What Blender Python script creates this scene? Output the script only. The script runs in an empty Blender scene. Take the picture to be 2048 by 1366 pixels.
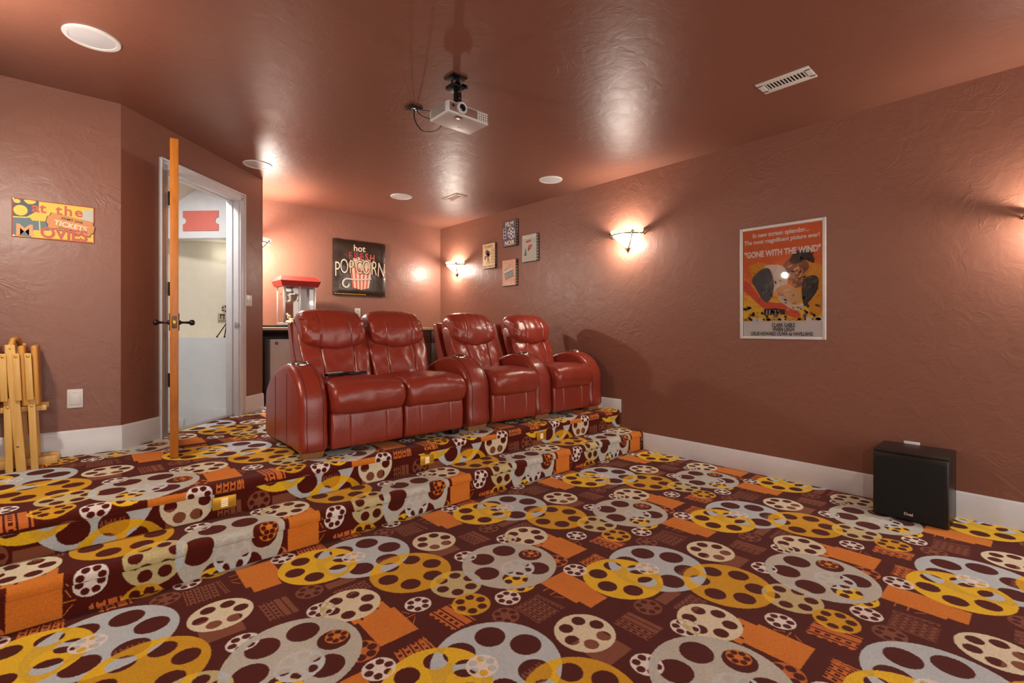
import bpy, bmesh, math, random
from mathutils import Vector, Matrix, noise
PI = math.pi
scene = bpy.context.scene
COL = scene.collection
random.seed(7)

# ------------------------------------------------------------------ helpers
def srgb(r, g, b):
    def f(c):
        c /= 255.0
        return c/12.92 if c <= 0.04045 else ((c+0.055)/1.055)**2.4
    return (f(r), f(g), f(b), 1.0)

class NT:
    """small node-tree helper"""
    def __init__(self, tree):
        self.t = tree; self.n = tree.nodes; self.l = tree.links
    def new(self, typ, **kw):
        nd = self.n.new(typ)
        for k, v in kw.items(): setattr(nd, k, v)
        return nd
    def put(self, sock, v):
        if hasattr(v, 'is_output') and v.is_output: self.l.new(v, sock)
        elif v is not None: sock.default_value = v
    def math(self, op, a, b=None, c=None, clamp=False):
        nd = self.new('ShaderNodeMath', operation=op, use_clamp=clamp)
        self.put(nd.inputs[0], a)
        if b is not None: self.put(nd.inputs[1], b)
        if c is not None: self.put(nd.inputs[2], c)
        return nd.outputs[0]
    def vec(self, op, a, b=None, c=None, out=0):
        nd = self.new('ShaderNodeVectorMath', operation=op)
        self.put(nd.inputs[0], a)
        if b is not None: self.put(nd.inputs[1], b)
        if c is not None: self.put(nd.inputs[2], c)
        return nd.outputs[out]
    def mix(self, fac, a, b, blend='MIX'):
        nd = self.new('ShaderNodeMix', data_type='RGBA', blend_type=blend)
        self.put(nd.inputs[0], fac); self.put(nd.inputs[6], a); self.put(nd.inputs[7], b)
        return nd.outputs[2]
    def noise(self, vec, scale, detail=2.0, rough=0.5, dist=0.0):
        nd = self.new('ShaderNodeTexNoise')
        if vec is not None: self.l.new(vec, nd.inputs['Vector'])
        nd.inputs['Scale'].default_value = scale; nd.inputs['Detail'].default_value = detail
        nd.inputs['Roughness'].default_value = rough; nd.inputs['Distortion'].default_value = dist
        return nd
    def bump(self, height, strength, distance, normal=None):
        nd = self.new('ShaderNodeBump'); nd.inputs['Strength'].default_value = strength
        nd.inputs['Distance'].default_value = distance
        self.l.new(height, nd.inputs['Height'])
        if normal is not None: self.l.new(normal, nd.inputs['Normal'])
        return nd.outputs[0]
    def ramp(self, fac, stops):
        nd = self.new('ShaderNodeValToRGB')
        cr = nd.color_ramp
        while len(cr.elements) > 1: cr.elements.remove(cr.elements[-1])
        cr.elements[0].position = stops[0][0]; cr.elements[0].color = stops[0][1]
        for p, c in stops[1:]:
            e = cr.elements.new(p); e.color = c
        self.l.new(fac, nd.inputs[0])
        return nd.outputs[0]

def base_mat(name):
    m = bpy.data.materials.new(name); m.use_nodes = True
    nt = NT(m.node_tree)
    bs = m.node_tree.nodes['Principled BSDF']
    return m, nt, bs

def simple(name, col, rough=0.5, metal=0.0, spec=0.5, bump=None, coat=0.0):
    m, nt, bs = base_mat(name)
    bs.inputs['Roughness'].default_value = rough
    bs.inputs['Metallic'].default_value = metal
    bs.inputs['Specular IOR Level'].default_value = spec
    bs.inputs['Coat Weight'].default_value = coat
    tc = nt.new('ShaderNodeTexCoord')
    nz = nt.noise(tc.outputs['Object'], 14.0, 3.0)
    f = nt.math('MULTIPLY_ADD', nz.outputs[0], 0.12, 0.94)
    c = nt.vec('SCALE', col[:3]); nt.put(c.node.inputs['Scale'], f)
    nt.l.new(c, bs.inputs['Base Color'])
    if bump:
        n2 = nt.noise(tc.outputs['Object'], bump[0], 4.0)
        nt.l.new(nt.bump(n2.outputs[0], bump[1], bump[2]), bs.inputs['Normal'])
    return m

def emit_mat(name, col, strength):
    m, nt, bs = base_mat(name)
    bs.inputs['Base Color'].default_value = col
    bs.inputs['Emission Color'].default_value = col
    bs.inputs['Emission Strength'].default_value = strength
    return m

def paint_mat(name, col, rough, bumps, spec=0.5, mottling=0.10):
    """hand trowelled satin wall paint"""
    m, nt, bs = base_mat(name)
    tc = nt.new('ShaderNodeTexCoord')
    P = tc.outputs['Object']
    big = nt.noise(P, 1.6, 4.0, 0.6)
    med = nt.noise(P, 9.0, 5.0, 0.6, 0.6)
    f = nt.math('MULTIPLY_ADD', big.outputs[0], mottling, 1.0 - mottling*0.5)
    f = nt.math('MULTIPLY', f, nt.math('MULTIPLY_ADD', med.outputs[0], mottling*0.8, 1.0-mottling*0.4))
    c = nt.vec('SCALE', col[:3]); nt.put(c.node.inputs['Scale'], f)
    nt.l.new(c, bs.inputs['Base Color'])
    r = nt.math('MULTIPLY_ADD', med.outputs[0], 0.16, rough-0.08)
    nt.l.new(r, bs.inputs['Roughness'])
    bs.inputs['Specular IOR Level'].default_value = spec
    # sparse trowel ridges
    w = nt.noise(P, 2.3, 2.0, 0.5)
    pw = nt.vec('ADD', P, nt.vec('SCALE', w.outputs['Color'])); nt.put(pw.node.inputs[1].links[0].from_node.inputs['Scale'], 0.35)
    rid = nt.noise(pw, 3.4, 3.0, 0.55, 1.6)
    rid2 = nt.math('ABSOLUTE', nt.math('SUBTRACT', rid.outputs[0], 0.5))
    line = nt.math('SUBTRACT', 1.0, nt.math('MULTIPLY', rid2, 26.0), clamp=True)
    gate = nt.noise(P, 2.1, 2.0, 0.5)
    gt = nt.math('MULTIPLY', nt.math('SUBTRACT', gate.outputs[0], 0.52), 9.0, clamp=True)
    line = nt.math('MULTIPLY', line, gt)
    fine = nt.noise(P, 30.0, 4.0, 0.6)
    h = nt.math('ADD', nt.math('MULTIPLY', med.outputs[0], bumps[0]), nt.math('MULTIPLY', line, bumps[1]))
    h = nt.math('ADD', h, nt.math('MULTIPLY', fine.outputs[0], bumps[2]))
    nt.l.new(nt.bump(h, 1.0, 1.0), bs.inputs['Normal'])
    return m

def wood_mat(name, c1, c2, rough=0.4, scale=6.0, stretch=(8, 8, 0.6), spec=0.5):
    m, nt, bs = base_mat(name)
    tc = nt.new('ShaderNodeTexCoord'); mp = nt.new('ShaderNodeMapping')
    mp.inputs['Scale'].default_value = stretch
    nt.l.new(tc.outputs['Object'], mp.inputs['Vector'])
    nz = nt.noise(mp.outputs[0], scale, 6.0, 0.6, 1.2)
    c = nt.ramp(nz.outputs[0], [(0.3, c1), (0.7, c2)])
    nt.l.new(c, bs.inputs['Base Color'])
    bs.inputs['Roughness'].default_value = rough
    bs.inputs['Specular IOR Level'].default_value = spec
    nt.l.new(nt.bump(nz.outputs[0], 0.15, 0.002), bs.inputs['Normal'])
    return m

def leather_mat(name, col, rough=0.33):
    m, nt, bs = base_mat(name)
    tc = nt.new('ShaderNodeTexCoord'); P = tc.outputs['Object']
    big = nt.noise(P, 5.0, 4.0, 0.6)
    f = nt.math('MULTIPLY_ADD', big.outputs[0], 0.2, 0.9)
    c = nt.vec('SCALE', col[:3]); nt.put(c.node.inputs['Scale'], f)
    nt.l.new(c, bs.inputs['Base Color'])
    r = nt.math('MULTIPLY_ADD', big.outputs[0], 0.06, rough-0.03)
    nt.l.new(r, bs.inputs['Roughness'])
    bs.inputs['Specular IOR Level'].default_value = 0.6
    bs.inputs['Coat Weight'].default_value = 0.2; bs.inputs['Coat Roughness'].default_value = 0.24
    mp = nt.new('ShaderNodeMapping'); mp.inputs['Scale'].default_value = (9, 5, 5)
    nt.l.new(P, mp.inputs['Vector'])
    wr = nt.noise(mp.outputs[0], 1.3, 3.0, 0.55, 1.4)
    cr = nt.math('POWER', nt.math('SUBTRACT', 1.0, nt.math('MULTIPLY', nt.math('ABSOLUTE', nt.math('SUBTRACT', wr.outputs[0], 0.5)), 3.2), clamp=True), 3.0)
    fine = nt.new('ShaderNodeTexVoronoi'); fine.inputs['Scale'].default_value = 260
    nt.l.new(P, fine.inputs['Vector'])
    h = nt.math('MULTIPLY_ADD', fine.outputs[0], 0.00025, nt.math('MULTIPLY', cr, -0.0005))
    h = nt.math('MULTIPLY_ADD', big.outputs[0], 0.006, h)
    nt.l.new(nt.bump(h, 0.8, 1.0), bs.inputs['Normal'])
    return m

# ------------------------------------------------------------------ mesh builder
class MB:
    def __init__(self): self.v = []; self.f = []; self.mi = []; self.sm = []
    def add(self, vs, fs, mi=0, smooth=False, M=None):
        o = len(self.v)
        for p in vs:
            p = Vector(p)
            self.v.append(M @ p if M is not None else p)
        for f in fs:
            self.f.append([i+o for i in f]); self.mi.append(mi); self.sm.append(smooth)
        return self
    def box(self, x0, x1, y0, y1, z0, z1, bev=0.0, mi=0, M=None, seg=2):
        bm = bmesh.new(); bmesh.ops.create_cube(bm, size=1.0)
        for v in bm.verts:
            v.co = Vector(((x0+x1)/2+v.co.x*(x1-x0), (y0+y1)/2+v.co.y*(y1-y0), (z0+z1)/2+v.co.z*(z1-z0)))
        if bev > 0:
            bmesh.ops.bevel(bm, geom=list(bm.edges), offset=bev, segments=seg, profile=0.5, affect='EDGES')
        bm.verts.index_update()
        self.add([v.co.copy() for v in bm.verts], [[v.index for v in f.verts] for f in bm.faces], mi, bev > 0, M)
        bm.free(); return self
    def prism(self, pts, h0, h1, axis='z', mi=0, M=None, smooth=False):
        """extrude 2d polygon; axis z:(x,y) y:(x,z) x:(y,z)"""
        n = len(pts)
        def mk(p, h):
            if axis == 'z': return (p[0], p[1], h)
            if axis == 'y': return (p[0], h, p[1])
            return (h, p[0], p[1])
        vs = [mk(p, h0) for p in pts]+[mk(p, h1) for p in pts]
        fs = [list(range(n)), list(range(2*n-1, n-1, -1))]
        for i in range(n): fs.append([i, i+n, (i+1) % n+n, (i+1) % n])
        return self.add(vs, fs, mi, smooth, M)
    def tube(self, path, r, seg=10, mi=0, M=None, closed=False, cap=True):
        P = [Vector(p) for p in path]; n = len(P)
        rr = r if isinstance(r, (list, tuple)) else [r]*n
        vs = []; fs = []
        t0 = (P[1]-P[0]).normalized()
        up = Vector((0, 0, 1)) if abs(t0.z) < 0.9 else Vector((1, 0, 0))
        nn = t0.cross(up).normalized()
        for i in range(n):
            if closed: t = (P[(i+1) % n]-P[i-1]).normalized()
            elif i == 0: t = t0
            elif i == n-1: t = (P[-1]-P[-2]).normalized()
            else: t = (P[i+1]-P[i-1]).normalized()
            nn = (nn-t*nn.dot(t)).normalized(); b = t.cross(nn)
            for k in range(seg):
                a = 2*PI*k/seg
                vs.append(P[i]+(nn*math.cos(a)+b*math.sin(a))*rr[i])
        m = n if closed else n-1
        for i in range(m):
            j = (i+1) % n
            for k in range(seg):
                k2 = (k+1) % seg
                fs.append([i*seg+k, i*seg+k2, j*seg+k2, j*seg+k])
        if cap and not closed:
            fs.append(list(range(seg-1, -1, -1))); fs.append([(n-1)*seg+k for k in range(seg)])
        return self.add(vs, fs, mi, True, M)
    def strip(self, path, w, t, mi=0, M=None, side=Vector((0, 0, 1))):
        """flat bar of width w along 'side', thickness t"""
        P = [Vector(p) for p in path]; n = len(P); vs = []; fs = []
        for i in range(n):
            a = P[max(i-1, 0)]; b = P[min(i+1, n-1)]
            tn = (b-a).normalized()
            s = (side-tn*side.dot(tn)).normalized(); nn = tn.cross(s)
            for sx, sy in ((-1, -1), (1, -1), (1, 1), (-1, 1)): vs.append(P[i]+s*(w/2*sx)+nn*(t/2*sy))
        for i in range(n-1):
            for k in range(4):
                k2 = (k+1) % 4
                fs.append([i*4+k, i*4+k2, (i+1)*4+k2, (i+1)*4+k])
        fs.append([3, 2, 1, 0]); fs.append([(n-1)*4+k for k in range(4)])
        return self.add(vs, fs, mi, False, M)
    def lathe(self, prof, seg=32, a0=0.0, a1=2*PI, mi=0, M=None, cap=False, sx=1.0, sy=1.0):
        """revolve (r,z) profile about z"""
        full = abs(a1-a0-2*PI) < 1e-6
        m = seg if full else seg+1
        vs = []; fs = []; n = len(prof)
        for j in range(m):
            a = a0+(a1-a0)*j/seg
            for r, z in prof: vs.append((r*math.cos(a)*sx, r*math.sin(a)*sy, z))
        for j in range(seg):
            j2 = (j+1) % m
            for i in range(n-1):
                q = [j*n+i, j2*n+i, j2*n+i+1, j*n+i+1]
                fs.append(q)
        return self.add(vs, fs, mi, True, M)
    def disc(self, c, r, axis='z', seg=32, mi=0, M=None, h=0.002):
        pts = [(c[0]+r*math.cos(2*PI*k/seg), c[1]+r*math.sin(2*PI*k/seg)) for k in range(seg)]
        return self.prism(pts, c[2], c[2]+h, axis, mi, M)
    def puff(self, ctrl, x0, x1, r, nx=26, ns=64, deform=None, mi=0, M=None):
        """soft cushion: closed (y,z) profile swept along x with rounded ends"""
        pr = spline(ctrl, ns)
        ys = [p[0] for p in pr]; zs = [p[1] for p in pr]
        cy, cz = (min(ys)+max(ys))/2, (min(zs)+max(zs))/2
        hy, hz = (max(ys)-min(ys))/2, (max(zs)-min(zs))/2
        st = []
        for k in range(7):
            a = PI/2*k/6; st.append((r*(1-math.cos(a)) if False else r*(1-math.cos(a)), r*(1-math.sin(a))))
        xs = [(x0+d, ins) for d, ins in st]
        for k in range(1, nx): xs.append((x0+r+(x1-x0-2*r)*k/nx, 0.0))
        xs += [(x1-d, ins) for d, ins in reversed(st)]
        vs = []; fs = []; n = len(pr)
        for x, ins in xs:
            for y, z in pr:
                yy = cy+(y-cy)*(1-ins/hy); zz = cz+(z-cz)*(1-ins/hz)
                p = Vector((x, yy, zz))
                if deform: p = Vector(deform(p, (x-x0)/(x1-x0)))
                vs.append(p)
        for i in range(len(xs)-1):
            for k in range(n):
                k2 = (k+1) % n
                fs.append([i*n+k, i*n+k2, (i+1)*n+k2, (i+1)*n+k])
        for i, flip in ((0, True), (len(xs)-1, False)):
            c = sum((vs[i*n+k] for k in range(n)), Vector())/n
            ci = len(vs); vs.append(c)
            for k in range(n):
                k2 = (k+1) % n
                fs.append([ci, i*n+k2, i*n+k] if flip else [ci, i*n+k, i*n+k2])
        return self.add(vs, fs, mi, True, M)
    def build(self, name, mats, parent=None, loc=None, rotz=0.0, sharp=None, recalc=True):
        me = bpy.data.meshes.new(name)
        me.from_pydata([tuple(p) for p in self.v], [], self.f)
        if not isinstance(mats, (list, tuple)): mats = [mats]
        for m in mats: me.materials.append(m)
        for p, mi, s in zip(me.polygons, self.mi, self.sm): p.material_index = mi; p.use_smooth = s
        if recalc:
            bm = bmesh.new(); bm.from_mesh(me)
            bmesh.ops.recalc_face_normals(bm, faces=list(bm.faces)); bm.to_mesh(me); bm.free()
        me.update()
        me.set_sharp_from_angle(angle=math.radians(sharp if sharp else 50))
        o = bpy.data.objects.new(name, me); COL.objects.link(o)
        if parent is not None: o.parent = parent
        if loc is not None: o.location = loc
        o.rotation_euler = (0, 0, rotz)
        return o

def spline(ctrl, ns):
    n = len(ctrl); out = []
    seg = max(2, ns//n)
    for i in range(n):
        p0, p1, p2, p3 = ctrl[i-1], ctrl[i], ctrl[(i+1) % n], ctrl[(i+2) % n]
        for k in range(seg):
            t = k/seg; t2 = t*t; t3 = t2*t
            out.append(tuple(0.5*((2*p1[j])+(-p0[j]+p2[j])*t+(2*p0[j]-5*p1[j]+4*p2[j]-p3[j])*t2+(-p0[j]+3*p1[j]-3*p2[j]+p3[j])*t3) for j in (0, 1)))
    return out

def tag(o, label=None, cat=None, group=None, kind=None):
    if label: o['label'] = label
    if cat: o['category'] = cat
    if group: o['group'] = group
    if kind: o['kind'] = kind
    return o
def thing(name, label, cat, loc, rotz=0.0, group=None):
    o = bpy.data.objects.new(name, None); COL.objects.link(o)
    o.empty_display_size = 0.1
    o.location = loc; o.rotation_euler = (0, 0, rotz)
    return tag(o, label, cat, group)
def dup(root, loc, rotz, label):
    def cp(o, par):
        c = o.copy(); COL.objects.link(c)
        if par is not None: c.parent = par
        for ch in list(o.children): cp(ch, c)
        return c
    r = cp(root, None); r.location = loc; r.rotation_euler = (0, 0, rotz); r['label'] = label
    return r
def text_mb(mb, s, x, z, size, y=-0.001, mi=0, align='CENTER', sx=1.0, bold=0.0, ext=0.0003, M=None, spacing=1.0):
    """writing as mesh in the x-z plane, reading from -y"""
    cu = bpy.data.curves.new('txt', 'FONT'); cu.body = s; cu.size = size; cu.align_x = align
    cu.extrude = ext; cu.offset = bold; cu.space_character = spacing; cu.resolution_u = 3
    ob = bpy.data.objects.new('txt', cu); COL.objects.link(ob)
    dg = bpy.context.evaluated_depsgraph_get()
    me = bpy.data.meshes.new_from_object(ob.evaluated_get(dg))
    R = Matrix.Translation((x, y, z)) @ Matrix.Rotation(PI/2, 4, 'X') @ Matrix.Diagonal((sx, 1, 1, 1))
    if M is not None: R = M @ R
    mb.add([v.co.copy() for v in me.vertices], [list(p.vertices) for p in me.polygons], mi, False, R)
    bpy.data.objects.remove(ob); bpy.data.curves.remove(cu); bpy.data.meshes.remove(me)
def flat(mb, pts, y, mi, smooth_n=0, t=0.0003, M=None):
    """thin printed patch in the x-z plane at depth y (front face towards -y)"""
    if smooth_n: pts = spline(pts, smooth_n)
    mb.prism(pts, y-t, y, 'y', mi, M)
def circ(cx, cz, rx, rz=None, n=20, rot=0.0):
    rz = rx if rz is None else rz
    o = []
    for k in range(n):
        a = 2*PI*k/n; x = rx*math.cos(a); z = rz*math.sin(a)
        o.append((cx+x*math.cos(rot)-z*math.sin(rot), cz+x*math.sin(rot)+z*math.cos(rot)))
    return o

# ------------------------------------------------------------------ layout constants (metres)
XW, YB, ZC, ZP = 4.235, 6.48, 2.806, 0.366
XL = -0.60; YF = 4.38
A0 = Vector((0.195, 4.379, 0)); U = Vector((1, 1, 0))/math.sqrt(2); W = Vector((-1, 1, 0))/math.sqrt(2)
LEN45 = 1.737
M45 = Matrix(((U.x, W.x, 0, A0.x), (U.y, W.y, 0, A0.y), (0, 0, 1, 0), (0, 0, 0, 1)))   # local (t, depth, z)
Y1, Y2, RIS = 2.76, 3.04, 0.183

# ------------------------------------------------------------------ materials
WALLCOL = srgb(134, 88, 72)
m_wall = paint_mat('wall_paint', WALLCOL, 0.42, (0.004, 0.0008, 0.0004))
m_ceil = paint_mat('ceiling_paint', srgb(129, 83, 67), 0.42, (0.0035, 0.0006, 0.0003))
m_trim = simple('white_trim', srgb(214, 214, 218), 0.35)
m_white = simple('white_plastic', srgb(216, 214, 212), 0.35)
m_hall = simple('hall_white', srgb(214, 218, 222), 0.6)
m_cream = simple('hall_cream', srgb(226, 218, 200), 0.6)
m_leather = leather_mat('red_leather', srgb(146, 52, 36), 0.32)
m_seam = simple('dark_seam', srgb(70, 22, 16), 0.6)
m_footwood = wood_mat('foot_wood', srgb(140, 95, 55), srgb(165, 118, 72), 0.45)
m_chrome = simple('chrome', srgb(200, 196, 188), 0.16, 1.0)
m_darkcup = simple('cup_dark', srgb(45, 36, 28), 0.35, 0.6)
m_black = simple('black_plastic', srgb(20, 19, 19), 0.45)
m_blackmetal = simple('black_metal', srgb(16, 16, 16), 0.4, 0.3)
m_bronze = simple('bronze', srgb(96, 84, 66), 0.42, 0.75)
m_darkbronze = simple('dark_bronze', srgb(52, 38, 28), 0.4, 0.7)
m_brass = simple('brass', srgb(222, 168, 60), 0.34, 0.75)
m_brassplate = simple('brass_plate', srgb(214, 160, 46), 0.36, 0.55)
m_door = wood_mat('door_wood', srgb(168, 96, 28), srgb(196, 122, 42), 0.4, 5.0, (6, 6, 0.8))
m_tray = wood_mat('tray_wood', srgb(206, 158, 82), srgb(224, 180, 104), 0.42, 5.0, (10, 10, 0.8))
m_traydark = wood_mat('tray_edge_wood', srgb(190, 132, 52), srgb(212, 156, 70), 0.42, 5.0, (10, 10, 0.8))
m_cab = wood_mat('cabinet_wood', srgb(58, 32, 22), srgb(78, 46, 32), 0.4)
m_counter = simple('counter_stone', srgb(196, 170, 138), 0.3, bump=None)
m_fridge = simple('fridge_white', srgb(206, 206, 208), 0.4)
m_popred = simple('popcorn_red', srgb(166, 48, 44), 0.35)
m_alu = simple('aluminium', srgb(206, 206, 206), 0.3, 0.6)
m_steel = simple('steel', srgb(190, 188, 184), 0.22, 0.9)
m_proj = simple('projector_silver', srgb(204, 204, 206), 0.38, 0.1)
m_projdark = simple('projector_grey', srgb(96, 90, 88), 0.45)
m_projbrown = simple('projector_front', srgb(128, 96, 84), 0.4)
m_grille = simple('speaker_grille', srgb(196, 196, 200), 0.6)
m_vent = simple('vent_white', srgb(214, 210, 204), 0.4)
m_ventpaint = simple('vent_beige', srgb(202, 172, 150), 0.45)
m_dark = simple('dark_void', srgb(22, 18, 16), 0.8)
m_cloth = simple('sub_cloth', srgb(15, 14, 14), 0.85)
m_subwood = simple('sub_black_ash', srgb(24, 20, 19), 0.35, bump=(60, 0.1, 0.002))
m_subtop = simple('sub_top', srgb(34, 24, 22), 0.4)
m_lensglass = simple('lens_glass', srgb(10, 10, 16), 0.05, 0.0, 0.9)
m_ticket = simple('ticket_red', srgb(208, 112, 102), 0.6)
m_bowl = bpy.data.materials.new('lit_glass_bowl'); m_bowl.use_nodes = True
def _bowl(m):
    nt = NT(m.node_tree); m.node_tree.nodes.clear()
    o = nt.new('ShaderNodeOutputMaterial'); mx = nt.new('ShaderNodeMixShader'); mx.inputs[0].default_value = 0.28
    tr = nt.new('ShaderNodeBsdfTransparent'); tr.inputs[0].default_value = (1.0, 0.96, 0.90, 1)
    em = nt.new('ShaderNodeEmission'); em.inputs[0].default_value = (1.0, 0.93, 0.82, 1); em.inputs[1].default_value = 5.0
    nt.l.new(tr.outputs[0], mx.inputs[1]); nt.l.new(em.outputs[0], mx.inputs[2]); nt.l.new(mx.outputs[0], o.inputs[0])
_bowl(m_bowl)
m_bowlrim = emit_mat('lit_glass_rim', (1.0, 0.90, 0.74, 1), 0.75)
m_niche_lamp = emit_mat('lamp_lens', (1.0, 0.95, 0.85, 1), 12.0)
m_antique = simple('antique_metal', srgb(186, 172, 144), 0.4, 0.25)
m_glassy = bpy.data.materials.new('clear_pane'); m_glassy.use_nodes = True
def _glass(m, tint=(1, 1, 1, 1), rough=0.02, ior=1.5):
    nt = NT(m.node_tree); m.node_tree.nodes.clear()
    o = nt.new('ShaderNodeOutputMaterial'); mx = nt.new('ShaderNodeMixShader')
    tr = nt.new('ShaderNodeBsdfTransparent'); tr.inputs[0].default_value = tint
    gl = nt.new('ShaderNodeBsdfGlossy'); gl.inputs['Roughness'].default_value = rough
    fr = nt.new('ShaderNodeFresnel'); fr.inputs[0].default_value = ior
    nt.l.new(fr.outputs[0], mx.inputs[0]); nt.l.new(tr.outputs[0], mx.inputs[1]); nt.l.new(gl.outputs[0], mx.inputs[2])
    nt.l.new(mx.outputs[0], o.inputs[0])
_glass(m_glassy, ior=1.33)
_cc = {}
def ink(r, g, b, rough=0.6):
    k = (r, g, b, rough)
    if k not in _cc: _cc[k] = simple('ink_%d_%d_%d' % (r, g, b), srgb(r, g, b), rough)
    return _cc[k]

# ------------------------------------------------------------------ carpet (node pattern)
def reel_group():
    g = bpy.data.node_groups.new('reel_mask', 'ShaderNodeTree')
    I = g.interface
    I.new_socket('P', in_out='INPUT', socket_type='NodeSocketVector')
    I.new_socket('C', in_out='INPUT', socket_type='NodeSocketVector')
    I.new_socket('R', in_out='INPUT', socket_type='NodeSocketFloat')
    I.new_socket('H', in_out='INPUT', socket_type='NodeSocketFloat')
    I.new_socket('Mask', in_out='OUTPUT', socket_type='NodeSocketFloat')
    I.new_socket('Disc', in_out='OUTPUT', socket_type='NodeSocketFloat')
    nt = NT(g); gi = nt.new('NodeGroupInput'); go = nt.new('NodeGroupOutput')
    d = nt.vec('SUBTRACT', gi.outputs['P'], gi.outputs['C'])
    w = nt.vec('WRAP', d, (PX/2, PY/2, 1.0), (-PX/2, -PY/2, -1.0))
    dv = nt.new('ShaderNodeVectorMath', operation='SCALE'); nt.l.new(w, dv.inputs[0])
    nt.l.new(nt.math('DIVIDE', 1.0, gi.outputs['R']), dv.inputs['Scale'])
    n = nt.vec('ABSOLUTE', dv.outputs[0])
    ln = nt.vec('LENGTH', n, out=1)
    a = nt.vec('DISTANCE', n, (0.61, 0, 0), out=1); b = nt.vec('DISTANCE', n, (0.305, 0.528, 0), out=1)
    mn = nt.math('MINIMUM', a, b)
    k = nt.math('MULTIPLY', gi.outputs['R'], 260.0)
    disc = nt.math('MULTIPLY', nt.math('SUBTRACT', 1.0, ln), k, clamp=True)
    hole = nt.math('MULTIPLY', nt.math('SUBTRACT', mn, gi.outputs['H']), k, clamp=True)
    nt.l.new(nt.math('MULTIPLY', disc, hole), go.inputs['Mask']); nt.l.new(disc, go.inputs['Disc'])
    return g
def box_group():
    g = bpy.data.node_groups.new('box_mask', 'ShaderNodeTree')
    I = g.interface
    I.new_socket('P', in_out='INPUT', socket_type='NodeSocketVector')
    I.new_socket('C', in_out='INPUT', socket_type='NodeSocketVector')
    I.new_socket('S', in_out='INPUT', socket_type='NodeSocketVector')
    I.new_socket('Shear', in_out='INPUT', socket_type='NodeSocketFloat')
    I.new_socket('Mask', in_out='OUTPUT', socket_type='NodeSocketFloat')
    I.new_socket('UV', in_out='OUTPUT', socket_type='NodeSocketVector')
    nt = NT(g); gi = nt.new('NodeGroupInput'); go = nt.new('NodeGroupOutput')
    d = nt.vec('SUBTRACT', gi.outputs['P'], gi.outputs['C'])
    w = nt.vec('WRAP', d, (PX/2, PY/2, 1.0), (-PX/2, -PY/2, -1.0))
    s = nt.new('ShaderNodeSeparateXYZ'); nt.l.new(w, s.inputs[0])
    x = nt.math('ADD', s.outputs[0], nt.math('MULTIPLY', s.outputs[1], gi.outputs['Shear']))
    cb = nt.new('ShaderNodeCombineXYZ'); nt.l.new(x, cb.inputs[0]); nt.l.new(s.outputs[1], cb.inputs[1])
    e = nt.vec('SUBTRACT', gi.outputs['S'], nt.vec('ABSOLUTE', cb.outputs[0]))
    s2 = nt.new('ShaderNodeSeparateXYZ'); nt.l.new(e, s2.inputs[0])
    m = nt.math('MULTIPLY', nt.math('MINIMUM', s2.outputs[0], s2.outputs[1]), 260.0, clamp=True)
    nt.l.new(m, go.inputs['Mask']); nt.l.new(cb.outputs[0], go.inputs['UV'])
    return g
PX, PY = 1.064, 1.110
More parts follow.
